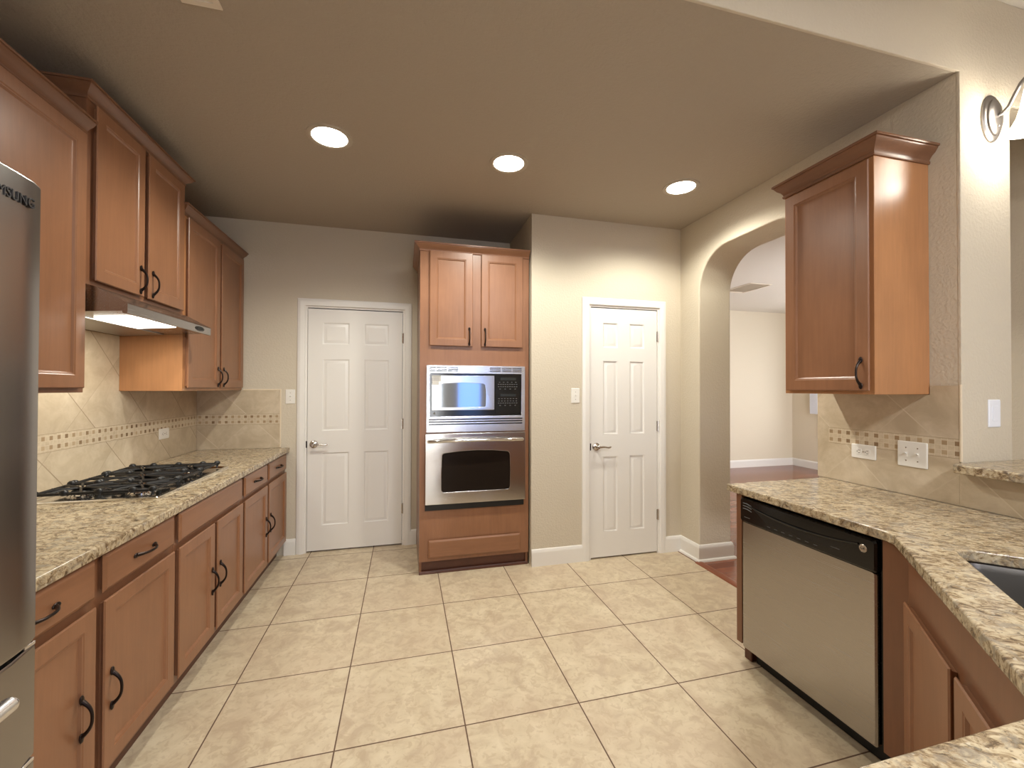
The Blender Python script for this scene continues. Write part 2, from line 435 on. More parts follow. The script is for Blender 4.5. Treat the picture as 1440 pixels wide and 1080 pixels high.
M['bullnose'] = plain('bullnose_trim', rgb(226, 210, 184), 0.4)
M['curtain'] = plain('white_curtain', rgb(236, 236, 238), 0.8)
M['win_living'] = emit('living_daylight_glass', (0.90, 0.95, 1.0), WINDOW_LIVING)
M['win_fill'] = emit('living_fill_glass', (0.94, 0.96, 1.0), WINDOW_LIVING * 2.6)  # glow of the added window, raised to brighten the right living room wall
M['win_nook'] = emit('nook_daylight_glass', (0.10, 0.34, 1.0), WINDOW_NOOK)
M['win_curtain'] = emit('curtained_daylight', (0.96, 0.98, 1.0), WINDOW_CURTAINED)

def struct(name, mb, mat, **kw): return tag(mb.build(name, mat, **kw), kind='structure')

# ------------------------------------------------------------------ setting
CE = 2.74; HI = 3.10
YB = 3.82; YP = 3.12; XL = -1.59; XR = 2.29; XR2 = 2.56
struct('floor', MB().box(-1.70, 2.25, -3.3, 3.95, -0.06, 0.0), M['floor'])
struct('floor_living', MB().box(2.25, 6.95, -3.3, 6.25, -0.06, 0.0), M['hardwood'])
struct('trim_1', MB(F((0, 0, 0), (0, 1, 0), (0, 0, 1), (1, 0, 0))).prism([(1.885, 0.0), (1.885, 0.0), (2.87, 0.0), (2.87, 0.0)], 2.2, 2.3) if False else
       MB(F((0, 1.892, 0), (1, 0, 0), (0, 0, 1), (0, 1, 0))).prism([(2.232, 0.0005), (2.300, 0.0005), (2.296, 0.006), (2.272, 0.010), (2.244, 0.007)], 0.0, 0.978), M['threshold'])
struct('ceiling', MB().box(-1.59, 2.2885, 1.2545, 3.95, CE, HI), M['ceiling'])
# thin front skin of the header, the column and the wall over the bar opening: one continuous plane
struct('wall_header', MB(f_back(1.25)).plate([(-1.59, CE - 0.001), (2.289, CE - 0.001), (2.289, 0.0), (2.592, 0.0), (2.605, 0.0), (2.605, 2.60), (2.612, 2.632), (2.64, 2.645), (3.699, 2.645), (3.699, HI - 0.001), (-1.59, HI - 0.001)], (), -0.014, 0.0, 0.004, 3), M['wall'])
struct('wall_bar_opening', MB().box(2.63, 3.699, 1.2645, 1.38, 2.65, HI - 0.001), M['wall'])
struct('ceiling_nook', MB().box(-1.70, 3.80, -3.3, 2.5, HI, HI + 0.06), M['white_ceiling'])
struct('ceiling_living', MB().box(2.56, 6.95, 2.5, 6.25, CE, HI + 0.06), M['white_ceiling'])
struct('wall_left', MB().box(-1.70, XL, -3.3, 3.95, 0, HI), M['wall'])
def door_wall(name, y, x0, x1, h, d0, d1, dz):
    pts = [(x0, 0), (d0, 0), (d0, dz), (d1, dz), (d1, 0), (x1, 0), (x1, h), (x0, h)]
    struct(name, MB(f_back(y)).plate(pts, (), -0.12, 0.0), M['wall'])
door_wall('wall_back', YB, XL, 1.05, CE, -0.805, 0.0, 2.06)
door_wall('wall_pantry', YP, 0.955, XR, CE, 1.436, 2.080, 2.048)
struct('wall_pantry_side', MB().box(0.955, 1.07, YP + 0.12, YB, 0, CE), M['wall'])
# pier and column with the arched opening
a0, a1, zs, rr_, zt = 1.892, 2.888, 2.155, 0.30, 2.455
arch = [(1.251, 0), (a0, 0), (a0, zs)]
for i in range(1, 13):
    a = math.radians(180 - 90 * i / 12); arch.append((a0 + rr_ + rr_ * math.cos(a), zs + rr_ * math.sin(a)))
for i in range(0, 13):
    a = math.radians(90 - 90 * i / 12); arch.append((a1 - rr_ + rr_ * math.cos(a), zs + rr_ * math.sin(a)))
arch += [(a1, 0), (3.24, 0), (3.24, HI), (1.251, HI)]
struct('wall_right', MB(F((XR, 0, 0), (0, 1, 0), (0, 0, 1), (1, 0, 0))).plate(arch, (), 0.0, XR2 - XR + 0.03, 0.012, 3), M['wall'])
struct('wall_bar', MB().box(XR, 2.50, -1.2, 1.248, 0, 1.030), M['wall'])
struct('wall_nook', MB().box(3.70, 3.80, -3.3, 2.5, 0, HI), M['wall'])
struct('wall_front', MB(f_back(-3.2)).plate([(-1.70, 0), (1.14, 0), (1.14, 2.10), (1.71, 2.10), (1.71, 0), (3.70, 0), (3.70, HI), (-1.70, HI)], [[(0.39, 0.198), (0.79, 0.198), (0.79, 2.10), (0.39, 2.10)]], 0.0, 0.1), M['wall'])
struct('wall_living_back', MB().box(2.46, 6.92, 6.12, 6.22, 0, CE), M['white_wall'])
struct('wall_living_right', MB().box(6.82, 6.92, 2.4, 6.12, 0, CE), M['white_wall'])
struct('wall_living_left', MB().box(2.46, 2.59, 3.24, 6.12, 0, CE), M['white_wall'])
struct('wall_living_front', MB().box(3.80, 6.82, 2.40, 2.50, 0, CE), M['white_wall'])

BASE = [(0, 0), (0.016, 0), (0.016, 0.100), (0.011, 0.112), (0.011, 0.118), (0.006, 0.128), (0, 0.130)]
SHOE = [(0.016, 0.0), (0.034, 0.0), (0.033, 0.008), (0.028, 0.015), (0.016, 0.019)]
def baseboard(name, path, shoe=None):
    b = struct(name, MB().sweep(path, BASE), M['trim'])
    if shoe: MB().sweep(shoe, SHOE).build('shoe_molding', M['trim'], b)
baseboard('baseboard_back', [(-0.955, YB), (-0.866, YB)])
baseboard('baseboard_back_right', [(0.050, YB), (0.106, YB)])
baseboard('baseboard_pantry', [(0.956, YP), (1.392, YP)])
baseboard('baseboard_arch', [(2.125, YP), (XR, YP), (XR, a1 - 0.0), (XR2 + 0.03, a1 - 0.0), (XR2 + 0.03, 3.2)], [(XR, YP - 0.018), (XR, a1), (XR2 + 0.03, a1), (XR2 + 0.03, 3.2)])
baseboard('baseboard_living', [(2.60, 6.12), (6.82, 6.12), (6.82, 2.6)])

# ---- white six-panel doors
CASING = [(0.0, 0.0), (0.0, 0.010), (0.006, 0.017), (0.030, 0.020), (0.044, 0.015), (0.058, 0.012), (0.062, 0.006), (0.062, 0.0)]
def lever(parent, fr, u, v, direction=1):
    h = MB(fr)
    h.lathe([(0.032, 0.0), (0.033, 0.004), (0.029, 0.010), (0.016, 0.014), (0.012, 0.018), (0.012, 0.040), (0.014, 0.044), (0.014, 0.056), (0.010, 0.060)], (u, v), 24)
    pts = [(u + direction * s, v + dz, 0.050 + dn) for s, dz, dn in ((0.0, 0.0, 0.0), (0.02, 0.001, 0.002), (0.045, 0.002, 0.003), (0.07, -0.002, 0.001), (0.09, -0.005, -0.003), (0.104, -0.003, -0.008), (0.112, 0.001, -0.010))]
    h.tube(pts, [0.011, 0.0095, 0.008, 0.007, 0.0075, 0.0085, 0.006], 12)
    return h.build('door_handle', M['nickel'], parent)
def panel_door(name, y, x0, x1, z1, cols, rows, ko, kz, hx):
    """cols / rows: panel ranges; ko: lever position; hx: hinge line"""
    D = empty(name, ((x0 + x1) / 2, y, 0), kind='structure')
    fr = f_back(y)
    # casing and jamb
    zc = z1 + 0.008
    g = 0.006
    c = MB(fr)
    loops = []
    for path in [[(x0 - g - 0.012, 0), (x0 - g - 0.012, zc + 0.012), (x1 + g + 0.012, zc + 0.012), (x1 + g + 0.012, 0)]]:
        prof = [(-o, n) for o, n in CASING]
        c.sweep(path, prof)
    c.build('casing', M['trim'], D)
    j = MB(fr)
    for u0, u1, v0, v1 in ((x0 - g - 0.012, x0 - g + 0.003, 0, zc), (x1 + g - 0.003, x1 + g + 0.012, 0, zc), (x0 - g - 0.012, x1 + g + 0.012, zc, zc + 0.012)):
        j.box(u0, u1, v0, v1, -0.115, 0.002)
    j.build('jamb', M['trim'], D)
    # slab
    zb = 0.013; n1 = -0.004; n0 = -0.040
    s = MB(fr)
    us = [x0] + [q for cr in cols for q in cr] + [x1]; vs = [zb] + [q for r in rows for q in r] + [z1]
    for i in range(len(us) - 1):
        for k in range(len(vs) - 1):
            a, b, c_, d = us[i], us[i + 1], vs[k], vs[k + 1]
            if i % 2 == 1 and k % 2 == 1:
                R = [(0, n1), (0.006, n1 - 0.002), (0.013, n1 - 0.009), (0.020, n1 - 0.0095), (0.036, n1 - 0.002), (0.040, n1 - 0.0015)]
                s.rect_rings([(a + o, b - o, c_ + o, d - o, n) for o, n in R], False, True)
            else:
                s.bm.faces.new([s.v(p) for p in ((a, c_, n1), (b, c_, n1), (b, d, n1), (a, d, n1))])
    s.rect_rings([(x0, x1, zb, z1, n1), (x0, x1, zb, z1, n0)], False, True)
    sl = s.build('slab', M['door_white'], D)
    lever(sl, f_back(y + 0.004), ko, kz)
    for hz in (1.815, 1.063, 0.322):
        h = MB(fr); h.tube([(hx, hz - 0.045, 0.004), (hx, hz + 0.045, 0.004)], 0.0055, 8); h.box(hx - 0.010, hx + 0.004, hz - 0.042, hz + 0.042, -0.004, 0.001)
        h.build('hinge', M['nickel'], sl)
    st = MB(fr); st.box(x0 - 0.010, x0 - 0.001, kz - 0.028, kz + 0.028, -0.002, 0.0035); st.build('strike_plate', M['bronze'], D)
panel_door('door_1', YB, -0.785, -0.020, 2.043, [(-0.675, -0.455), (-0.340, -0.132)], [(0.215, 0.835), (1.010, 1.625), (1.742, 1.935)], -0.735, 0.905, -0.014)
panel_door('door_2', YP, 1.457, 2.060, 2.031, [(1.562, 1.700), (1.803, 1.945)], [(0.210, 0.828), (1.001, 1.606), (1.708, 1.917)], 1.503, 0.907, 2.066)
# glazed patio door in the wall behind the camera (seen as a blue reflection in the ovens) and living room windows, one of them unseen and added as fill
D3 = empty('door_3', (1.45, -3.2, 0), kind='structure')
fd = F((0, -3.2, 0), (-1, 0, 0), (0, 0, 1), (0, 1, 0))
MB(fd).plate([(-1.708, 0.0), (-1.142, 0.0), (-1.142, 2.098), (-1.708, 2.098)], [[(-1.67, 0.04), (-1.18, 0.04), (-1.18, 2.06), (-1.67, 2.06)]], -0.08, 0.015).build('frame', M['trim'], D3)
MB(fd).box(-1.67, -1.18, 0.04, 2.06, -0.045, -0.04).build('glass_pane', M['win_nook'], D3)
W3 = empty('window_3', (0.59, -3.2, 0.2), kind='structure')
MB(fd).plate([(-0.788, 0.20), (-0.392, 0.20), (-0.392, 2.098), (-0.788, 2.098)], [[(-0.755, 0.233), (-0.425, 0.233), (-0.425, 2.065), (-0.755, 2.065)]], -0.08, 0.015).build('frame', M['trim'], W3)
MB(fd).box(-0.755, -0.425, 0.233, 2.065, -0.045, -0.04).build('curtained_pane', M['win_curtain'], W3)
W1 = empty('window_1', (6.82, 4.7, 0.6), kind='structure')
fw = f_right(6.82)
MB(fw).plate([(-5.55, 0.55), (-3.85, 0.55), (-3.85, 2.25), (-5.55, 2.25)], [[(-5.48, 0.62), (-4.73, 0.62), (-4.73, 2.18), (-5.48, 2.18)], [(-4.67, 0.62), (-3.92, 0.62), (-3.92, 2.18), (-4.67, 2.18)]], 0.001, 0.045).build('frame', M['trim'], W1)
for u0, u1 in ((-5.48, -4.73), (-4.67, -3.92)): MB(fw).box(u0, u1, 0.62, 2.18, 0.01, 0.015).build('glass_pane', M['win_living'], W1)
W2 = empty('window_fill', (5.2, 2.5, 0.1), kind='structure')  # unseen window, added to light the right living room wall
fw2 = F((0, 2.5, 0), (-1, 0, 0), (0, 0, 1), (0, 1, 0))
MB(fw2).plate([(-6.2, 0.1), (-4.2, 0.1), (-4.2, 2.2), (-6.2, 2.2)], [[(-6.12, 0.18), (-5.23, 0.18), (-5.23, 2.12), (-6.12, 2.12)], [(-5.17, 0.18), (-4.28, 0.18), (-4.28, 2.12), (-5.17, 2.12)]], 0.001, 0.045).build('frame', M['trim'], W2)
for u0, u1 in ((-6.12, -5.23), (-5.17, -4.28)): MB(fw2).box(u0, u1, 0.18, 2.12, 0.01, 0.015).build('glass_pane', M['win_fill'], W2)
cu = MB()
inner, outer = [], []
for i in range(41):
    y = 5.46 + 0.24 * i / 40; w = 0.022 * math.sin(i * 1.25)
    inner.append((6.742 + w, y)); outer.append((6.746 + w, y))
cu.prism(inner + outer[::-1], 0.95, 2.35)
tag(cu.build('curtain', M['curtain'], loc=(6.745, 5.58, 0.95)), 'white sheer curtain beside the living room window, seen through the arch', 'curtain')

# ------------------------------------------------------------------ cabinet pieces
def pull(parent, fr, u, v, n, vertical=True, L=0.105):
    m = MB(fr)
    pts, rad = [], []
    for i in range(17):
        s = -1 + 2 * i / 16
        h = 0.026 * (1 - abs(s) ** 2.6) + 0.003
        pts.append((s * L / 2, h)); rad.append(0.0042 + 0.0026 * abs(s) ** 3)
    P = [(u, v + a, n + h) if vertical else (u + a, v, n + h) for a, h in pts]
    m.tube(P, rad, 10)
    for s in (-1, 1):
        c = (u, v + s * (L / 2 + 0.004), n + 0.003) if vertical else (u + s * (L / 2 + 0.004), v, n + 0.003)
        m.ball(c, (0.0085, 0.015, 0.0045) if vertical else (0.015, 0.0085, 0.0045), 12, 6)
    return m.build('handle', M['bronze'], parent)
def cab_door(parent, fr, u0, u1, v0, v1, n0=0.0, t=0.020, fw=0.058, name='door', mat=None):
    m = MB(fr); n1 = n0 + t
    R = [(0.010, n0), (0.009, n1 - 0.0085), (0.0005, n1 - 0.0065), (0, n1 - 0.004), (0.0035, n1), (fw - 0.007, n1), (fw - 0.003, n1 - 0.0025), (fw, n1 - 0.0025), (fw + 0.006, n1 - 0.009), (fw + 0.010, n1 - 0.0095)]
    m.rect_rings([(u0 + o, u1 - o, v0 + o, v1 - o, n) for o, n in R])
    return m.build(name, mat or M['woodz'], parent, angle=25)
def cab_drawer(parent, fr, u0, u1, v0, v1, mat, n0=0.0, t=0.020, name='drawer'):
    m = MB(fr); n1 = n0 + t
    R = [(0.010, n0), (0.009, n1 - 0.0115), (0.0, n1 - 0.010), (0, n1 - 0.008), (0.003, n1 - 0.006), (0.011, n1 - 0.001), (0.016, n1)]
    m.rect_rings([(u0 + o, u1 - o, v0 + o, v1 - o, n) for o, n in R])
    return m.build(name, mat, parent, angle=20)
CROWN = [(0.0, 0.0), (0.005, 0.0), (0.008, 0.004), (0.008, 0.009), (0.0045, 0.011), (0.006, 0.016), (0.014, 0.026), (0.026, 0.034), (0.034, 0.044), (0.036, 0.046), (0.036, 0.049), (0.042, 0.050), (0.043, 0.053), (0.042, 0.058), (0.0, 0.058)]
def crown(parent, path, z, out=1.0, mat=None):
    return MB().sweep(path, [(o * out, z + h) for o, h in CROWN]).build('crown_molding', mat or M['crown'], parent, angle=40)

CT = 0.885; CB = 0.849   # granite top and underside
# ---- left run of base cabinets
def base_body(E, y0, y1, xf=-0.952, xb=-1.578):
    b = MB()
    b.box(xb, xf, y0, y1, 0.105, CB - 0.001, 0.001, 1)
    b.build('cabinet_box', M['wood_box_shaded'], E)
    MB().box(xb, -1.010, y0, y1, 0.0, 0.105).build('toe_kick', M['toe'], E)
XF = -0.952
fl = f_left(XF)
E1 = empty('base_cabinet', (-1.265, 1.60, 0), 'maple base cabinet beside the refrigerator with two drawers above two doors', 'cabinet')
base_body(E1, 1.12, 2.088)
for u0, u1, pu in ((1.165, 1.605, 1.540), (1.642, 2.070, 1.710)):
    d = cab_drawer(E1, fl, u0, u1, 0.716, 0.838, M['woody']); pull(d, fl, (u0 + u1) / 2, 0.776, 0.020, False)
    d = cab_door(E1, fl, u0, u1, 0.135, 0.690); pull(d, fl, pu if pu < 1.6 else u0 + 0.034, 0.388, 0.020)
E2 = empty('base_cabinet', (-1.265, 2.475, 0), 'maple base cabinet under the cooktop, one wide plain drawer front above paired doors', 'cabinet')
base_body(E2, 2.089, 2.855)
cab_drawer(E2, fl, 2.112, 2.832, 0.712, 0.836, M['woody'], name='false_drawer_front')
for u0, u1, pu in ((2.108, 2.456, 2.424), (2.487, 2.840, 2.519)):
    d = cab_door(E2, fl, u0, u1, 0.130, 0.688); pull(d, fl, pu, 0.405, 0.020)
E3 = empty('base_cabinet', (-1.265, 3.335, 0), 'maple base cabinet far along the left run, nearest the wide white door', 'cabinet')
base_body(E3, 2.856, 3.817)
for u0, u1, pu in ((2.872, 3.306, 3.270), (3.338, 3.792, 3.372)):
    d = cab_drawer(E3, fl, u0, u1, 0.712, 0.836, M['woody']); pull(d, fl, (u0 + u1) / 2, 0.774, 0.020, False)
    d = cab_door(E3, fl, u0, u1, 0.125, 0.688); pull(d, fl, pu, 0.405, 0.020)

o = MB(f_top(0)).plate([(-1.589, 1.095), (-0.918, 1.095), (-0.918, 3.818), (-1.589, 3.818)], (), CB, CT, 0.006, 3).build('countertop', M['granite'], loc=(-1.25, 2.45, CB))
tag(o, 'speckled beige granite countertop along the left wall, holding the gas cooktop', 'countertop')

# ---- wall cabinets on the left
XU = -1.272
fu = f_left(XU)
def wall_cab(label, y0, y1, z0, z1, doors, ret0, ret1, mat_side=None, xfront=XU):
    E = empty('wall_cabinet', ((xfront + XL) / 2, (y0 + y1) / 2, z0), label, 'cabinet')
    MB().box(-1.589, xfront, y0, y1, z0, z1, 0.0012, 1).build('cabinet_box', M['wood_side_lit'] if mat_side is None else mat_side, E)
    for u0, u1, v0, v1, pu, pv in doors:
        d = cab_door(E, fu, u0, u1, v0, v1)
        if pu: pull(d, fu, pu, pv, 0.020)
    path = []
    if ret0: path.append((-1.589, y0))
    path += [(xfront, y0), (xfront, y1)]
    if ret1: path.append((-1.589, y1))
    crown(E, path[::-1] if False else path, z1 - 0.02, 0.85 if ret1 is None else 1.0)
    return E
wall_cab('tall maple wall cabinet nearest the camera, left of the range hood, beside the refrigerator', 1.105, 2.094, 1.358, 2.435,
         [(1.122, 1.590, 1.376, 2.408, None, None), (1.612, 2.072, 1.376, 2.408, None, None)], True, False, M['wood_box_shaded'])
wall_cab('raised maple wall cabinet with paired doors directly above the range hood', 2.096, 2.880, 1.805, 2.590,
         [(2.128, 2.466, 1.826, 2.562, 2.432, 1.905), (2.500, 2.850, 1.826, 2.562, 2.534, 1.905)], True, True, M['wood_box_shaded'])
wall_cab('maple wall cabinet right of the range hood with two tall narrow doors', 2.882, 3.817, 1.358, 2.425,
         [(2.905, 3.350, 1.376, 2.400, 3.318, 1.452), (3.380, 3.788, 1.376, 2.400, 3.412, 1.452)], True, False)

# ---- range hood
H = empty('range_hood', (-1.36, 2.488, 1.69), 'stainless under-cabinet range hood with its light on, over the cooktop', 'range hood')
fh = F((0, 0, 0), (1, 0, 0), (0, 0, 1), (0, -1, 0))
hp = [(-1.588, 1.803), (-1.262, 1.803), (-1.240, 1.797), (-1.132, 1.737), (-1.126, 1.730), (-1.126, 1.694), (-1.129, 1.690), (-1.142, 1.690), (-1.146, 1.700), (-1.560, 1.672), (-1.588, 1.672)]
MB(fh).prism(hp, -2.878, -2.100).build('hood_shell', M['steel_y'], H, angle=25)
slope = lambda x: 1.700 - (x + 1.146) * (1.700 - 1.672) / (-1.146 + 1.560) * -1
def under(x): return 1.700 + (x + 1.146) * (0.028 / 0.414)
m = MB()
m.loft([[(-1.330, y, under(-1.330) - 0.0015), (-1.160, y, under(-1.160) - 0.0015), (-1.160, y, under(-1.160) - 0.007), (-1.330, y, under(-1.330) - 0.007)] for y in (2.25, 2.56)])
m.build('light_lens', M['hood_lens'], H)
m = MB()
m.loft([[(-1.545, y, under(-1.545) - 0.001), (-1.345, y, under(-1.345) - 0.001), (-1.345, y, under(-1.345) - 0.005), (-1.545, y, under(-1.545) - 0.005)] for y in (2.14, 2.84)])
m.build('grease_filter', M['mesh_filter'], H)
m = MB(f_left(-1.126)); m.loft([[(p[0], p[1], n) for p in circle(2.740, 1.712, r, 28, r2)] for r, r2, n in ((0.052, 0.0135, 0.0002), (0.052, 0.0135, 0.002), (0.048, 0.010, 0.0035))])
for q in (2.715, 2.74, 2.765): m.box(q - 0.009, q + 0.009, 1.707, 1.717, 0.003, 0.0055, 0.0015, 1)
m.build('switch_panel', M['black'], H)
hl = bpy.data.lights.new('hood_bulb', 'AREA'); hl.shape = 'RECTANGLE'; hl.size = 0.15; hl.size_y = 0.36; hl.energy = HOOD_W; hl.color = (1.0, 0.97, 0.85)
ho = bpy.data.objects.new('hood_bulb', hl); COL.objects.link(ho); ho.parent = H; ho.location = Vector((-1.25, 2.405, 1.678)) - H.location

# ---- left backsplash
B1 = empty('backsplash', (-1.585, 2.45, CT), 'beige diagonal tile backsplash with mosaic band running behind the cooktop', 'backsplash')
fs = f_left(-1.589)
for v0, v1, u0, u1 in ((CT + 0.001, 1.080, 1.096, 3.8115), (1.165, 1.357, 1.096, 3.8115), (1.3575, 1.671, 2.0955, 2.8815)):
    MB(fs).box(u0, u1, v0, v1, 0.0, 0.0075).build('tile_field', M['splash_left'], B1)
MB(fs).box(1.096, 3.8115, 1.080, 1.165, 0.0, 0.0080).build('mosaic_band', M['mosaic_left'], B1)
B2 = empty('backsplash', (-1.28, YB, CT), 'short tile backsplash return with pale bullnose edge, left of the wide white door', 'backsplash')
fb = f_back(YB)
for v0, v1 in ((CT + 0.001, 1.080), (1.165, 1.356)): MB(fb).box(-1.581, -0.992, v0, v1, 0.0, 0.0075).build('tile_field', M['splash_back'], B2)
MB(fb).box(-1.581, -0.992, 1.080, 1.165, 0.0, 0.0080).build('mosaic_band', M['mosaic_back'], B2)
m = MB(fb); m.box(-0.992, -0.981, CT + 0.001, 1.367, 0.0, 0.009, 0.003); m.box(-1.260, -0.992, 1.356, 1.367, 0.0, 0.009, 0.003)
m.build('bullnose_edge', M['bullnose'], B2)

# ---- outlets and switches
def plate_mb(fr, u, v, w, h): return MB(fr).rr_rings([(u - w / 2, u + w / 2, v - h / 2, v + h / 2, 0.004, 0.0003), (u - w / 2, u + w / 2, v - h / 2, v + h / 2, 0.004, 0.003), (u - w / 2 + 0.003, u + w / 2 - 0.003, v - h / 2 + 0.003, v + h / 2 - 0.003, 0.003, 0.0055)], 3)
def wall_outlet(fr, u, v, label, group=None):
    o = fr @ Vector((u, v, 0)); E = empty('power_outlet', o, label, 'outlet')
    plate_mb(fr, u, v, 0.118, 0.072).build('cover_plate', M['plastic'], E)
    for s in (-1, 1):
        r = MB(fr).rr_rings([(u + s * 0.020 - 0.014, u + s * 0.020 + 0.014, v - 0.016, v + 0.016, 0.008, 0.0055), (u + s * 0.020 - 0.013, u + s * 0.020 + 0.013, v - 0.015, v + 0.015, 0.007, 0.0070)], 4).build('receptacle', M['plastic'], E)
        m = MB(fr)
        for dv in (-0.007, 0.006): m.box(u + s * 0.020 - 0.003, u + s * 0.020 + 0.006, v + dv - 0.0011, v + dv + 0.0011, 0.0066, 0.0074)
        m.lathe([(0.0024, 0.0066), (0.0024, 0.0074)], (u + s * 0.020 - 0.008, v), 10)
        m.build('socket_slots', M['slot'], r)
    MB(fr).lathe([(0.003, 0.0052), (0.0026, 0.0068)], (u, v), 10).build('screw', M['nickel'], E)
def toggle_switch(fr, u, v, label, gangs=1):
    o = fr @ Vector((u, v, 0)); E = empty('light_switch', o, label, 'light switch')
    plate_mb(fr, u, v, 0.072 + 0.046 * (gangs - 1), 0.118).build('cover_plate', M['plastic'], E)
    for g in range(gangs):
        c = u + (g - (gangs - 1) / 2) * 0.046
        m = MB(fr); m.box(c - 0.0052, c + 0.0052, v - 0.012, v + 0.012, 0.0052, 0.0065)
        m.loft([[(c - 0.004, v - 0.002, 0.006), (c + 0.004, v - 0.002, 0.006), (c + 0.004, v + 0.007, 0.006), (c - 0.004, v + 0.007, 0.006)], [(c - 0.003, v + 0.006, 0.017), (c + 0.003, v + 0.006, 0.017), (c + 0.003, v + 0.010, 0.016), (c - 0.003, v + 0.010, 0.016)]])
        m.build('toggle', M['plastic'], E)
        for s in (-1, 1): MB(fr).lathe([(0.003, 0.0052), (0.0026, 0.0068)], (c, v + s * 0.030), 10).build('screw', M['nickel'], E)
wall_outlet(f_left(-1.5815), 3.345, 1.065, 'white outlet plate on the left backsplash below the mosaic band')
toggle_switch(f_back(YB), -0.915, 1.304, 'white single toggle switch between the backsplash and the wide white door')
toggle_switch(f_back(YP), 1.320, 1.320, 'white single toggle switch on the wall left of the narrow white door')

# ---- cooktop
K = empty('gas_cooktop', (-1.285, 2.575, CT), 'stainless five-burner gas cooktop with black cast-iron grates, set in the left countertop', 'cooktop')
kx0, kx1, ky0, ky1 = -1.545, -1.050, 2.192, 2.955
MB(f_top(CT)).rr_rings([(kx0, kx1, ky0, ky1, 0.012, 0.0005), (kx0, kx1, ky0, ky1, 0.012, 0.007), (kx0 + 0.004, kx1 - 0.004, ky0 + 0.004, ky1 - 0.004, 0.010, 0.010), (kx0 + 0.016, kx1 - 0.016, ky0 + 0.016, ky1 - 0.016, 0.008, 0.010), (kx0 + 0.024, kx1 - 0.024, ky0 + 0.024, ky1 - 0.024, 0.008, 0.005)], 4).build('cooktop_pan', M['steel_smooth'], K)
for bx, by, br in ((-1.42, 2.338, 0.040), (-1.19, 2.338, 0.046), (-1.305, 2.567, 0.056), (-1.42, 2.796, 0.046), (-1.19, 2.796, 0.036)):
    b = MB(f_top(CT)).lathe([(br * 1.25, 0.0052), (br * 1.25, 0.009), (br, 0.014), (br, 0.020)], (bx, by), 24).build('burner', M['steel_smooth'], K)
    MB(f_top(CT)).lathe([(br * 0.92, 0.0201), (br * 0.92, 0.024), (br * 0.80, 0.027)], (bx, by), 24).build('burner_cap', M['iron'], b)
for gy0, gy1 in ((2.226, 2.450), (2.454, 2.680), (2.684, 2.908)):
    g = MB(f_top(CT)); zt = 0.034; gx0, gx1 = -1.530, -1.088; cy = (gy0 + gy1) / 2
    def bar(a, b, r=0.0065, lift=0.0):
        g.tube([(a[0], a[1], zt), ((a[0] * 3 + b[0]) / 4, (a[1] * 3 + b[1]) / 4, zt + lift), ((a[0] + 3 * b[0]) / 4, (a[1] + 3 * b[1]) / 4, zt + lift), (b[0], b[1], zt)], r, 8)
    for a, b in (((gx0, gy0 + 0.006), (gx1, gy0 + 0.006)), ((gx0, gy1 - 0.006), (gx1, gy1 - 0.006)), ((gx0 + 0.006, gy0), (gx0 + 0.006, gy1)), ((gx1 - 0.006, gy0), (gx1 - 0.006, gy1)), ((gx0, cy), (gx1, cy)), ((-1.295, gy0), (-1.295, gy1))):
        bar(a, b, 0.0068)
    centres = (-1.42, -1.19) if abs(cy - 2.567) > 0.05 else (-1.305,)
    for bx in centres:
        for a in range(8):
            an = math.radians(45 * a + 22.5); r0 = 0.018; L = 0.16
            ex = max(gx0 + 0.006, min(gx1 - 0.006, bx + L * math.cos(an))); ey = max(gy0 + 0.006, min(gy1 - 0.006, cy + L * math.sin(an)))
            sx, sy = bx + r0 * math.cos(an), cy + r0 * math.sin(an)
            g.tube([(ex, ey, zt), (sx + (ex - sx) * 0.6, sy + (ey - sy) * 0.6, zt + 0.006), (sx, sy, zt + 0.006)], [0.0055, 0.005, 0.004], 8)
    for fx in (gx0 + 0.007, -1.42, -1.295, -1.17, gx1 - 0.007):
        for fy in (gy0 + 0.007, gy1 - 0.007):
            g.ball((fx, fy, zt + 0.004), (0.017, 0.014, 0.014), 12, 7)
            if fx in (gx0 + 0.007, gx1 - 0.007): g.tube([(fx, fy, 0.0105), (fx, fy, zt)], 0.006, 8)
    g.build('grate', M['iron'], K)

# ------------------------------------------------------------------ refrigerator (left edge of frame)
R = empty('refrigerator', (-1.17, 0.615, 0), 'stainless steel french-door refrigerator cut off at the left edge of the photo', 'refrigerator')
ry0, ry1 = 0.165, 1.066
MB().box(-1.570, -0.803, ry0 + 0.004, ry1 - 0.004, 0.02, 1.770, 0.004, 2).build('cabinet_body', M['black'], R)
ff = f_left(-0.800)
def slab_door(u0, u1, v0, v1, name, crown_=0.006):
    m = MB(ff)
    loops = []
    seg = 14
    # convex front: section in (u, n), lofted up in v with rounded ends
    def sec(v, inset):
        pts = [(u0 + inset, v, 0.0)]
        for i in range(seg + 1):
            s = -1 + 2 * i / seg; u = u0 + inset + (u1 - u0 - 2 * inset) * (i / seg)
            n = 0.088 + crown_ * (1 - s * s) - inset * 0.8 - 0.010 * (abs(s) ** 14)
            pts.append((u, v, n))
        pts.append((u1 - inset, v, 0.0)); return pts
    m.loft([sec(v0, 0.003), sec(v0 + 0.002, 0.0005), sec(v0 + 0.005, 0.0), sec(v1 - 0.005, 0.0), sec(v1 - 0.002, 0.0005), sec(v1, 0.003)])
    return m.build(name, M['steel_dark'], R, angle=40)
mid = (ry0 + ry1) / 2
d_l = slab_door(ry0, mid - 0.003, 0.872, 1.788, 'door')
d_r = slab_door(mid + 0.003, ry1, 0.872, 1.788, 'door')
tag(MB(ff).text('SAMSUNG', 0.978, 1.738, 0.0922, 0.027, 0.0016, 'CENTER', 0.86).build('brand_lettering', M['logo_dark'], d_r), 'dark raised brand lettering')
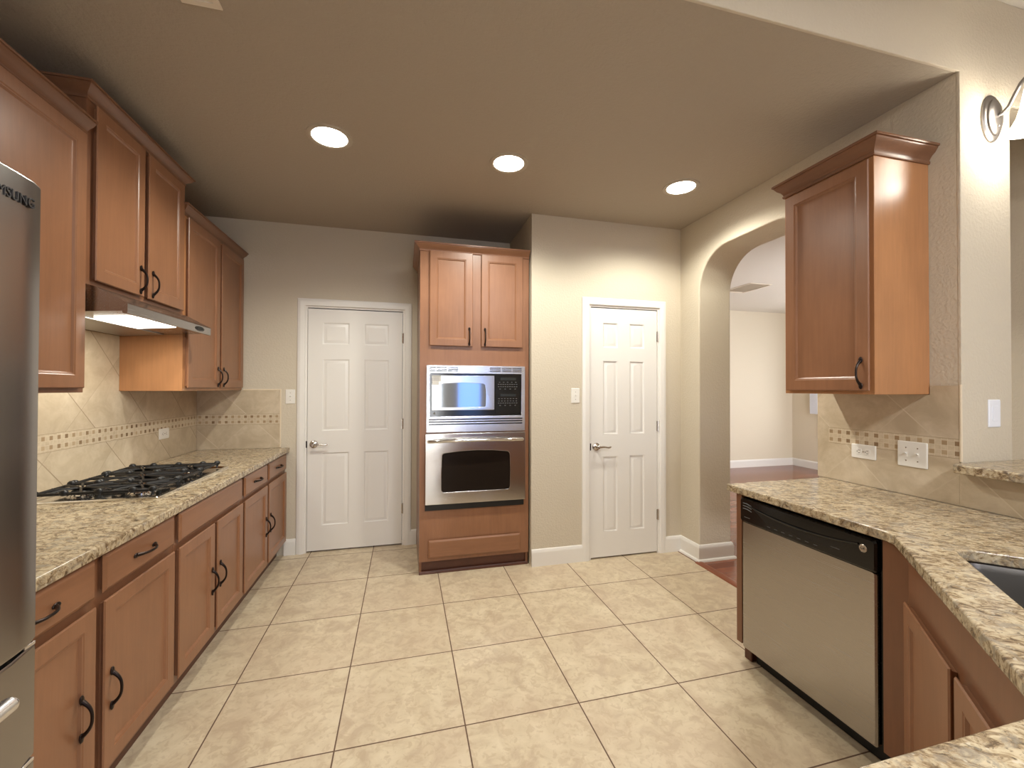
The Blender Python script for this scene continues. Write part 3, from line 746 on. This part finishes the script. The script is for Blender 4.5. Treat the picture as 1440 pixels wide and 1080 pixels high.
for dd, uu in ((d_l, mid - 0.045), (d_r, mid + 0.045)):
    MB(ff).tube([(uu, 1.02, 0.098), (uu, 1.04, 0.135), (uu, 1.33, 0.145), (uu, 1.64, 0.135), (uu, 1.66, 0.098)], 0.011, 12).build('handle', M['silver'], dd)
for v0, v1, hv in ((0.640, 0.862, 0.818), (0.070, 0.630, 0.575)):
    d = slab_door(ry0, ry1, v0, v1, 'drawer', 0.006)
    h = MB(ff); h.tube([(ry0 + 0.12, hv, 0.126), (ry0 + 0.125, hv, 0.126), (0.942, hv, 0.126), (0.947, hv, 0.126)], [0.012, 0.014, 0.014, 0.012], 16)
    for py in (ry0 + 0.18, 0.885): h.tube([(py, hv, 0.085), (py, hv, 0.120)], 0.008, 10)
    h.build('handle', M['silver'], d)
for v in (0.867, 0.635): MB(ff).box(ry0 + 0.01, ry1 - 0.0305, v - 0.003, v + 0.003, 0.001, 0.070).build('door_gasket', M['black'], R)
for v in (0.867, 0.635): MB(ff).box(ry1 - 0.030, ry1 - 0.004, v - 0.0035, v + 0.0035, 0.001, 0.082, 0.001, 1).build('hinge_cap', M['silver'], R)
for fx in (-1.5, -0.90):
    for fy in (ry0 + 0.08, ry1 - 0.08): MB().lathe([(0.025, 0.0), (0.025, 0.0199)], (fx, fy), 12).build('foot', M['black'], R)

# ------------------------------------------------------------------ oven tower
T = empty('oven_cabinet', (0.52, 3.48, 0), 'tall maple oven cabinet between the two white doors, housing microwave and wall oven', 'cabinet')
YF = 3.155; ft = f_back(YF)
tx0, tx1 = 0.108, 0.942
# carcase with the appliance openings
MB(ft).plate([(tx0, 0.10), (tx1, 0.10), (tx1, 2.410), (tx0, 2.410)], [[(0.175, 1.065), (0.888, 1.065), (0.888, 1.530), (0.175, 1.530)], [(0.175, 0.500), (0.888, 0.500), (0.888, 1.030), (0.175, 1.030)]], -0.02, 0.0).build('face_frame', M['woodz'], T)
m = MB()
m.box(tx0, tx0 + 0.018, YF + 0.0205, 3.815, 0.0, 2.410); m.box(tx1 - 0.018, tx1, YF + 0.0205, 3.815, 0.0, 2.410)
m.box(tx0 + 0.018, tx1 - 0.018, YF + 0.0205, 3.815, 2.392, 2.410); m.box(tx0 + 0.018, tx1 - 0.018, 3.80, 3.815, 0.1, 2.392)
m.box(tx0 + 0.018, tx1 - 0.018, YF + 0.0205, 3.80, 0.10, 0.118)
m.build('cabinet_box', M['wood_box_shaded'], T)
m = MB(f_back(3.205)); m.box(tx0 + 0.018, tx1 - 0.018, 0.001, 0.10, 0.0, 0.012)
m.sweep([(tx0, 0), (tx1, 0)], [(0, 0)]) if False else None
m.build('toe_kick', M['toe'], T)
MB(f_back(3.192)).rect_rings([(tx0, tx1, 0.001, 0.026, 0.0), (tx0, tx1, 0.001, 0.022, 0.016), (tx0, tx1, 0.001, 0.010, 0.022)]).build('base_molding', M['toe'], T)
for u0, u1, pu in ((0.176, 0.496, 0.470), (0.562, 0.888, 0.590)):
    d = cab_door(T, ft, u0, u1, 1.692, 2.395, 0.0005); pull(d, ft, pu, 1.765, 0.0205)
cab_drawer(T, ft, 0.174, 0.872, 0.126, 0.258, M['woodx'], 0.0005)
MB().sweep([(tx0, 3.80), (tx0, YF), (tx1, YF)][::-1], [(-o, 2.392 + h) for o, h in CROWN]).build('crown_molding', M['woodx'], T, angle=40)

# microwave
MW = empty('microwave_oven', (0.531, 3.155, 1.052), 'built-in stainless microwave with black control panel, above the wall oven', 'microwave')
fm = f_back(YF)
m = MB(fm)
m.plate(rrect(0.156, 0.908, 1.050, 1.548, 0.004, 2), [[(0.180, 1.168), (0.878, 1.168), (0.878, 1.487), (0.180, 1.487)]], 0.001, 0.018, 0.002, 1)
m.build('trim_frame', M['silver'], MW)
MB().box(0.185, 0.880, YF + 0.003, 3.60, 1.072, 1.525).build('oven_body', M['black'], MW)
MB(fm).box(0.1805, 0.8775, 1.1685, 1.4865, 0.001, 0.014, 0.002, 1).build('front_panel', M['black_gloss'], MW)
dmw = MB(fm)
dmw.plate(rrect(0.194, 0.662, 1.214, 1.472, 0.004, 2), [[(0.252, 1.246), (0.262, 1.236), (0.585, 1.236), (0.595, 1.246), (0.597, 1.34), (0.590, 1.402), (0.575, 1.412), (0.42, 1.420), (0.268, 1.412), (0.253, 1.402), (0.250, 1.34)]], 0.0142, 0.030, 0.0015, 1)
dm = dmw.build('door', M['steel_x'], MW)
MB(fm).box(0.246, 0.600, 1.232, 1.424, 0.0145, 0.020).build('door_window', M['mw_glass'], dm)
m = MB(fm); m.box(0.196, 0.262, 1.424, 1.470, 0.0303, 0.0308); m.box(0.196, 0.246, 1.400, 1.424, 0.0303, 0.0308)
st = m.build('paper_sticker', M['sticker'], dm)
for q in range(4): MB(fm).box(0.203, 0.252 - 0.006 * (q % 2), 1.461 - q * 0.009, 1.464 - q * 0.009, 0.0308, 0.0311).build('sticker_print', M['sticker_ink'], st)
MB(fm).lathe([(0.009, 0.014), (0.009, 0.016), (0.006, 0.0165)], (0.214, 1.190), 20).build('logo_badge', M['grey_print'], MW)
MB(fm).box(0.672, 0.870, 1.180, 1.478, 0.0142, 0.0165, 0.001, 1).build('control_panel', M['black_gloss'], MW)
for v0, v1 in ((1.440, 1.460), (1.316, 1.334)): MB(fm).box(0.712, 0.835, v0, v1, 0.0166, 0.0172).build('display', M['display'], MW)
for r, vv in enumerate((1.424, 1.408, 1.390, 1.372, 1.298, 1.280, 1.264, 1.246)):
    nb = (5, 9, 9, 4, 7, 7, 9, 4)[r]
    for q in range(nb):
        c = 0.690 + 0.16 * (q + 0.5) / nb
        MB(fm).box(c - 0.006, c + 0.005, vv - 0.002, vv + 0.002, 0.0166, 0.0171).build('button', M['dim_print'], MW)
m = MB(fm)
for v0, v1 in ((1.5275, 1.5335), (1.515, 1.521), (1.5025, 1.5085)):
    for u0, u1 in ((0.176, 0.222), (0.226, 0.305), (0.312, 0.388), (0.630, 0.715), (0.722, 0.800), (0.806, 0.880)):
        m.box(u0, u1, v0, v1, 0.0178, 0.0185)
for k in range(3):
    v = 1.146 - 0.018 * k; m.box(0.172, 0.886, v - 0.0052, v + 0.0042, 0.0178, 0.0185)
m.build('vent_slots', M['black'], MW)

# wall oven
OV = empty('wall_oven', (0.527, 3.155, 0.480), 'stainless wall oven with arched bar handle, directly below the microwave', 'oven')
MB().box(0.185, 0.880, YF + 0.003, 3.70, 0.505, 1.025).build('oven_body', M['black'], OV)
win = [(0.288, 0.610), (0.762, 0.610)] + [(0.762 + 0.022 * math.sin(math.radians(a)), 0.632 - 0.022 * math.cos(math.radians(a))) for a in (30, 60, 90)]
win += [(0.786, 0.75), (0.782, 0.870)] + [(0.756 + 0.026 * math.cos(math.radians(a)), 0.872 + 0.026 * math.sin(math.radians(a))) for a in (25, 50, 75)]
win += [(0.65, 0.909), (0.525, 0.913), (0.40, 0.909)] + [(0.294 + 0.026 * math.cos(math.radians(a)), 0.872 + 0.026 * math.sin(math.radians(a))) for a in (105, 130, 155)]
win += [(0.266, 0.75)] + [(0.288 - 0.022 * math.cos(math.radians(a)), 0.632 - 0.022 * math.sin(math.radians(a))) for a in (0, 30, 60)]
od = MB(fm).plate(rrect(0.148, 0.906, 0.523, 1.043, 0.006, 3), [win], 0.001, 0.036, 0.003, 2).build('door', M['steel_x'], OV)
MB(fm).box(0.258, 0.792, 0.602, 0.918, 0.004, 0.029).build('door_window', M['oven_glass'], od)
pts, rad = [], []
for i in range(21):
    s = -1 + 2 * i / 20
    pts.append((0.526 + s * 0.350, 0.990 - 0.004 + 0.010 * (1 - s * s), 0.040 + 0.042 * (1 - abs(s) ** 4))); rad.append(0.0125 if abs(s) < 0.92 else 0.014)
hm = MB(fm); hm.tube(pts, rad, 14)
hm.ball((0.176, 0.986, 0.040), (0.018, 0.014, 0.010)); hm.ball((0.876, 0.986, 0.040), (0.018, 0.014, 0.010))
hm.build('handle', M['steel_smooth'], od)
m = MB(fm); m.box(0.148, 0.899, 0.477, 0.521, 0.001, 0.020, 0.002, 1)
m.build('vent_strip', M['black'], OV)

# ------------------------------------------------------------------ right side: wall cabinet
C = empty('wall_cabinet', (2.13, 1.58, 1.356), 'single-door maple wall cabinet on the right wall beside the arch', 'cabinet')
cx = 1.962; fc = f_right(cx)
cy0, cy1 = 1.362, 1.800
MB().box(cx, 2.2885, cy0, cy1, 1.356, 2.405, 0.0015, 1).build('cabinet_box', M['wood_side_lit'], C)
d = cab_door(C, fc, -1.782, -1.372, 1.372, 2.380); pull(d, fc, -1.405, 1.450, 0.020)
MB().sweep([(2.2885, cy1), (cx, cy1), (cx, cy0), (2.2885, cy0)], [(o, 2.392 + h) for o, h in [(p[0] * 1.02, p[1] * 1.32) for p in CROWN]]).build('crown_molding', M['crown'], C, angle=40)

# ---- right backsplash
B3 = empty('backsplash', (2.286, 1.4, CT), 'beige tile backsplash with small brown mosaic squares on the right wall under the cabinet', 'backsplash')
fr_ = f_right(2.289)
MB(fr_).box(-1.886, -1.2565, CT + 0.001, 1.083, 0.0, 0.0075).build('tile_field', M['splash_right'], B3)
MB(fr_).plate([(-1.886, 1.168), (-1.2565, 1.168), (-1.2565, 1.395), (-1.358, 1.395), (-1.358, 1.354), (-1.886, 1.354)], (), 0.0, 0.0075).build('tile_field', M['splash_right'], B3)
MB(fr_).box(-1.2560, 0.60, CT + 0.001, 1.0285, 0.0, 0.0075).build('tile_field', M['splash_right'], B3)
m = MB(fr_); m.box(-1.822, -1.2565, 1.083, 1.168, 0.0, 0.0079); m.build('mosaic_band', M['mosaic_right'], B3)
m = MB(fr_); m.box(-1.886, -1.822, 1.083, 1.168, 0.0, 0.0075); m.build('tile_field', M['splash_right'], B3)
m = MB(fr_); m.box(-1.2562, -1.2475, 1.0700, 1.400, 0.0, 0.009, 0.003); m.build('bullnose_edge', M['bullnose'], B3)
wall_outlet(f_right(2.2812), -1.638, 1.058, 'white outlet plate on the right backsplash, left of the double switch')
toggle_switch(f_right(2.2812), -1.425, 1.077, 'white double toggle switch plate on the right backsplash', 2)
# rocker on the column
SWR = empty('light_switch', (2.483, 1.25, 1.275), 'bright white rocker switch on the lit column above the bar top', 'light switch')
fcol = f_back(1.25)
plate_mb(fcol, 2.483, 1.275, 0.074, 0.120).build('cover_plate', M['plastic_blue'], SWR)
MB(fcol).rr_rings([(2.4665, 2.4995, 1.242, 1.308, 0.002, 0.0055), (2.4665, 2.4995, 1.242, 1.308, 0.002, 0.0075), (2.468, 2.498, 1.244, 1.306, 0.002, 0.0085)], 2).build('rocker', M['plastic_blue'], SWR)

# ---- bar top
bt = MB(f_top(0)).plate([(2.200, -1.1), (2.660, -1.1), (2.660, 1.2475), (2.235, 1.2475), (2.208, 1.236), (2.200, 1.205)], (), 1.032, 1.070, 0.006, 3).build('bar_top', M['granite'], loc=(2.43, 0.2, 1.032))
tag(bt, 'raised granite bar top on the half wall, starting at the column with the rocker switch', 'countertop')

# ---- right countertop (diagonal corner, sink cut-out)
sc0 = Vector((1.662, 0.935)); e1 = Vector((-S2, -S2)); e2 = Vector((S2, -S2)); SL, SW = 0.74, 0.40
def sk(a, b): p = sc0 + e1 * a + e2 * b; return (p.x, p.y)
def sink_loop(inset, r, seg=6): return [sk(p[0], p[1]) for p in rrect(inset, SL - inset, inset, SW - inset, r, seg)]
outer = [(2.2805, 1.846), (1.630, 1.846), (1.626, 1.100), (1.610, 1.062), (0.975, 0.427), (0.45, 0.427), (0.45, -0.24), (2.2805, -0.24)]
ct = MB(f_top(0)).plate(outer, [sink_loop(0, 0.06)], CB, CT, 0.006, 3).build('countertop', M['granite'], loc=(1.6, 0.6, CB))
tag(ct, 'granite countertop on the right with angled corner, dishwasher below and sink cut into it', 'countertop')
SK = empty('kitchen_sink', sk(SL / 2, SW / 2) + (CB - 0.2,), 'grey stainless undermount sink in the angled right countertop', 'sink')
m = MB()
def lp(inset, r, z): return [(p[0], p[1], z) for p in sink_loop(inset, r)]
m.loft([lp(-0.020, 0.07, CB - 0.0015), lp(0.004, 0.058, CB - 0.0015), lp(0.010, 0.056, CB - 0.02), lp(0.018, 0.055, CB - 0.15), lp(0.030, 0.055, CB - 0.185), lp(0.060, 0.05, CB - 0.195)], False, True)
m.build('bowl', M['sink'], SK)
dr = sk(SL / 2, SW / 2)
MB(F((dr[0], dr[1], CB - 0.1945), (1, 0, 0), (0, 1, 0), (0, 0, 1))).lathe([(0.044, 0.0), (0.044, 0.002), (0.034, 0.003), (0.030, 0.0005)], (0, 0), 24).build('drain', M['nickel'], SK)

# ---- dishwasher
DW = empty('dishwasher', (1.96, 1.445, 0), 'stainless dishwasher with black control panel under the right countertop', 'dishwasher')
dx = 1.662; fdw = f_right(dx)
MB().box(dx + 0.012, 2.25, 1.122, 1.762, 0.10, CB - 0.002).build('tub_body', M['black'], DW)
m = MB(fdw)
m.rr_rings([(-1.758, -1.140, 0.092, 0.716, 0.010, -0.010), (-1.758, -1.140, 0.092, 0.716, 0.010, 0.014), (-1.752, -1.146, 0.098, 0.716, 0.008, 0.020)], 4)
dd = m.build('door', M['steel_y'], DW)
m = MB(fdw)
m.rr_rings([(-1.764, -1.136, 0.718, 0.836, 0.012, -0.010), (-1.764, -1.136, 0.718, 0.836, 0.012, 0.020), (-1.758, -1.142, 0.724, 0.830, 0.010, 0.027)], 4)
# arched lip over the pocket handle
pts = [(-1.45 + s * 0.255, 0.806 - 0.024 * (1 - s * s), 0.028) for s in [i / 10 - 1 for i in range(21)]]
m.tube(pts, [0.004 + 0.002 * (1 - abs(i / 10 - 1)) for i in range(21)], 8)
cp = m.build('control_panel', M['black_gloss'], DW)
m = MB(fdw)
top = [(-1.45 + s * 0.23, 0.796 - 0.024 * (1 - s * s)) for s in [i / 8 - 1 for i in range(17)]]
m.prism(top[::-1] + [(-1.60, 0.748), (-1.30, 0.748)], 0.0268, 0.0276); m.build('pocket_handle', M['black'], cp)
m = MB(fdw)
for k in range(3):
    v = 0.812 - 0.013 * k
    m.tube([(-1.742, v, 0.027), (-1.715, v + 0.001, 0.029), (-1.690, v - 0.006, 0.027)], 0.0022, 6)
m.build('vent_grille', M['dim_print'], cp)
for q in range(7): MB(fdw).box(-1.60 + 0.038 * q, -1.583 + 0.038 * q, 0.7385, 0.7405, 0.0272, 0.0277).build('button', M['dim_print'], cp)
MB(fdw).box(-1.30, -1.265, 0.757, 0.759, 0.0272, 0.0279).build('indicator_mark', M['dim_print'], cp)
MB(fdw).box(-1.735, -1.700, 0.744, 0.7465, 0.0272, 0.0277).build('grille_mark', M['dim_print'], cp)
lb = MB(fdw).lathe([(0.0145, 0.027), (0.0145, 0.029), (0.0125, 0.0305), (0.0110, 0.0300)], (-1.178, 0.795), 28).build('logo_badge', M['nickel'], cp)
MB(fdw).text('GE', -1.178, 0.795, 0.0303, 0.013, 0.0004).build('logo_lettering', M['logo_dark'], lb)
m = MB(fdw); m.box(-1.1355, -1.120, 0.10, CB - 0.004, -0.011, 0.002); m.build('side_gasket', M['black'], DW)
m = MB(fdw); m.box(-1.750, -1.125, 0.0, 0.088, -0.075, -0.060); m.build('kick_plate', M['black'], DW)

EP = empty('cabinet_end_panel', (1.95, 1.782, 0), 'narrow maple end panel holding up the countertop left of the dishwasher', 'cabinet')
m = MB(); m.box(1.648, 2.28, 1.766, 1.800, 0.100, CB - 0.0015, 0.001, 1); m.build('panel', M['wood_box_shaded'], EP)
m = MB(); m.box(1.712, 2.28, 1.766, 1.800, 0.0, 0.0995); m.box(1.700, 1.712, 1.760, 1.806, 0.0, 0.06, 0.003, 1); m.build('plinth', M['toe'], EP)

# ---- sink base cabinet on the diagonal
SB = empty('sink_base_cabinet', (1.75, 0.65, 0), 'maple sink base cabinet set on the diagonal beside the dishwasher', 'cabinet')
fx = 1.642
m = MB(f_top(0))
body = [(fx, 1.118), (fx, 1.040), (1.026, 0.424), (1.026, 0.395), (2.27, 0.395), (2.27, 1.118)]
low = [(fx + 0.002, 1.118), (fx + 0.002, 1.039), (1.028, 0.423), (1.028, 0.395), (1.05, 0.395)]
# hollow shell so the sink bowl hangs inside
m.prism([(fx, 1.118), (fx, 1.040), (1.026, 0.424), (1.026, 0.395), (1.046, 0.395), (1.046, 0.416), (fx + 0.02, 1.032), (fx + 0.02, 1.118)], 0.10, CB - 0.002)
m.prism([(fx + 0.021, 1.117), (fx + 0.021, 1.031), (1.048, 0.414), (1.048, 0.396), (2.27, 0.396), (2.27, 1.117)], 0.10, 0.118)
m.build('cabinet_box', M['wood_box_shaded'], SB)
MB(f_top(0)).prism([(fx + 0.06, 1.118), (fx + 0.06, 1.015), (1.075, 0.388), (1.09, 0.388), (fx + 0.075, 1.003), (fx + 0.075, 1.118)], 0.0, 0.0995).build('toe_kick', M['toe'], SB)
fdg = f_diag(fx, 1.040)
for u0, u1 in ((0.030, 0.418), (0.452, 0.840)):
    cab_door(SB, fdg, u0, u1, 0.130, 0.676, 0.0005)
m = MB(fdg); m.rect_rings([(0.028, 0.842, 0.712, 0.838, 0.0005), (0.028, 0.842, 0.712, 0.838, 0.004), (0.031, 0.839, 0.715, 0.835, 0.006)]); m.build('false_drawer_front', M['wood_box_shaded'], SB)
# ---- near leg base cabinet (below the counter at the bottom edge)
NB = empty('base_cabinet', (0.75, 0.1, 0), 'maple base cabinet under the counter at the bottom right corner of the photo', 'cabinet')
MB().box(0.475, 1.024, -0.22, 0.394, 0.10, CB - 0.0015).build('cabinet_box', M['wood_box_shaded'], NB)
MB().box(0.475, 1.024, -0.22, 0.335, 0.0, 0.0995).build('toe_kick', M['toe'], NB)
fn = F((0, 0.394, 0), (-1, 0, 0), (0, 0, 1), (0, 1, 0))
d = cab_door(NB, fn, -0.985, -0.500, 0.130, 0.688, 0.0005); pull(d, fn, -0.535, 0.560, 0.0205)
d = cab_drawer(NB, fn, -0.985, -0.500, 0.712, 0.836, M['woodx'], 0.0005); pull(d, fn, -0.742, 0.774, 0.0205, False)

# ------------------------------------------------------------------ lamps
def downlight(x, y, z, label, power, size=152):
    E = empty('recessed_light', (x, y, z), label, 'ceiling light', 'recessed downlights in the kitchen ceiling')
    fdn = f_down(x, y, z)
    rt = []
    MB(fdn).loft([[(p[0], p[1], n) for p in circle(0, 0, r, 40)] for r, n in ((0.118, 0.0005), (0.117, 0.004), (0.108, 0.007), (0.096, 0.006), (0.090, 0.002))], False, False).build('trim_ring', M['can_trim'], E)
    MB(fdn).lathe([(0.091, 0.0008), (0.091, 0.003), (0.07, 0.006), (0.03, 0.008)], (0, 0), 36).build('lens', M['lens'], E)
    l = bpy.data.lights.new('downlight_bulb', 'SPOT'); l.energy = power; l.color = WARM; l.spot_size = math.radians(size); l.spot_blend = 0.5; l.shadow_soft_size = 0.05
    o = bpy.data.objects.new('downlight_bulb', l); COL.objects.link(o); o.parent = E; o.location = (0, 0, -0.03)
    return E
dl = downlight(-0.40, 2.44, CE, 'round lit recessed light in the kitchen ceiling, leftmost of three, nearest the range hood', DOWNLIGHT_W)
for x, lab in ((0.605, 'round lit recessed light in the kitchen ceiling, middle of three, before the oven cabinet'), (1.805, 'round lit recessed light in the kitchen ceiling, rightmost of three, nearest the arch')):
    c = copy_tree(dl); c.location = (x, 2.455, CE); c['label'] = lab

# wall sconce on the column
S = empty('wall_sconce', (2.475, 1.25, 2.56), 'lit brushed-nickel wall sconce with bell glass shade on the column, upper right', 'wall lamp')
fsn = f_back(1.25)
MB(fsn).loft([[(p[0], p[1], n) for p in circle(2.475, 2.560, r, 36, r * 1.72)] for r, n in ((0.060, 0.0004), (0.060, 0.006), (0.055, 0.012), (0.047, 0.014), (0.045, 0.020), (0.036, 0.026), (0.02, 0.029))]).build('back_plate', M['sconce_metal'], S)
MB(fsn).ball((2.475, 2.515, 0.028), 0.005).build('finial', M['sconce_metal'], S)
arm = [(2.475, 2.560, 0.026), (2.476, 2.562, 0.040), (2.477, 2.580, 0.060), (2.478, 2.620, 0.078), (2.479, 2.655, 0.095), (2.480, 2.675, 0.115), (2.480, 2.670, 0.135), (2.480, 2.648, 0.140)]
MB(fsn).tube(arm, 0.0075, 12).build('arm', M['sconce_metal'], S)
fsh = F((2.480, 1.25 - 0.140, 2.655), (1, 0, 0), (0, -1, 0), (0, 0, -1))
MB(fsh).lathe([(0.010, -0.012), (0.022, -0.004), (0.026, 0.006), (0.026, 0.026)], (0, 0), 24).build('shade_holder', M['sconce_metal'], S)
sh = MB(fsh)
prof = [(0.024, 0.020), (0.034, 0.040), (0.040, 0.075), (0.046, 0.115), (0.056, 0.155), (0.072, 0.190), (0.086, 0.205), (0.088, 0.210)]
sh.loft([[(r * math.cos(2 * math.pi * i / 36), r * math.sin(2 * math.pi * i / 36), n) for i in range(36)] for r, n in prof + [(r - 0.003, n - 0.0005) for r, n in prof[::-1]]], False, False)
sh.build('glass_shade', M['shade'], S)
l = bpy.data.lights.new('sconce_bulb', 'POINT'); l.energy = SCONCE_W; l.color = (1.0, 0.97, 0.88); l.shadow_soft_size = 0.04
so = bpy.data.objects.new('sconce_bulb', l); COL.objects.link(so); so.parent = S; so.location = Vector((2.480, 1.11, 2.42)) - S.location

# unseen flush lamp added behind the camera to fill surfaces facing it
def flush(x, y, label):
    E = empty('fill_lamp', (x, y, HI), label, 'ceiling light')
    MB(f_down(x, y, HI)).lathe([(0.17, 0.0005), (0.17, 0.03), (0.16, 0.035)], (0, 0), 36).build('base', M['nickel'], E)
    MB(f_down(x, y, HI)).lathe([(0.155, 0.0355), (0.15, 0.06), (0.11, 0.085), (0.05, 0.098)], (0, 0), 36).build('glass_bowl', M['shade'], E)
    l = bpy.data.lights.new('fill_bulb', 'AREA'); l.shape = 'DISK'; l.size = 0.5; l.energy = NOOK_FILL_W; l.color = (0.96, 0.98, 1.0)
    o = bpy.data.objects.new('fill_bulb', l); COL.objects.link(o); o.parent = E; o.location = (0, 0, -0.12)
flush(1.3, -1.0, 'added fill lamp, round and flush, unseen behind the camera over the breakfast area')

# ceiling registers
def register(x0, x1, y0, y1, z, label, long_y=True):
    E = empty('ceiling_vent', ((x0 + x1) / 2, (y0 + y1) / 2, z), label, 'vent')
    fdn = F((0, 0, z), (1, 0, 0), (0, -1, 0), (0, 0, -1))
    MB(fdn).plate([(x0, -y1), (x1, -y1), (x1, -y0), (x0, -y0)], [[(x0 + 0.022, -y1 + 0.022), (x1 - 0.022, -y1 + 0.022), (x1 - 0.022, -y0 - 0.022), (x0 + 0.022, -y0 - 0.022)]], 0.0005, 0.008, 0.002, 1).build('frame', M['vent'], E)
    MB(fdn).box(x0 + 0.015, x1 - 0.015, -y1 + 0.015, -y0 - 0.015, 0.0004, 0.0015).build('duct', M['vent'], E)
    n = int(((x1 - x0) if not long_y else (y1 - y0)) / 0.022)
    for k in range(2, n - 1):
        m = MB(fdn)
        if long_y:
            c = -(y0 + k * 0.022); m.loft([[(u, c - 0.007, 0.002), (u, c + 0.006, 0.007), (u, c + 0.007, 0.008), (u, c - 0.006, 0.003)] for u in (x0 + 0.02, x1 - 0.02)])
        else:
            c = x0 + k * 0.022; m.loft([[(c - 0.007, v, 0.002), (c + 0.006, v, 0.007), (c + 0.007, v, 0.008), (c - 0.006, v, 0.003)] for v in (-y1 + 0.02, -y0 - 0.02)])
        m.build('slat', M['vent'], E)
register(-0.765, -0.638, 1.40, 1.706, CE, 'white ceiling register at the top edge of the photo above the refrigerator')
register(4.30, 4.65, 4.45, 4.95, CE, 'white ceiling register in the room beyond the arch')
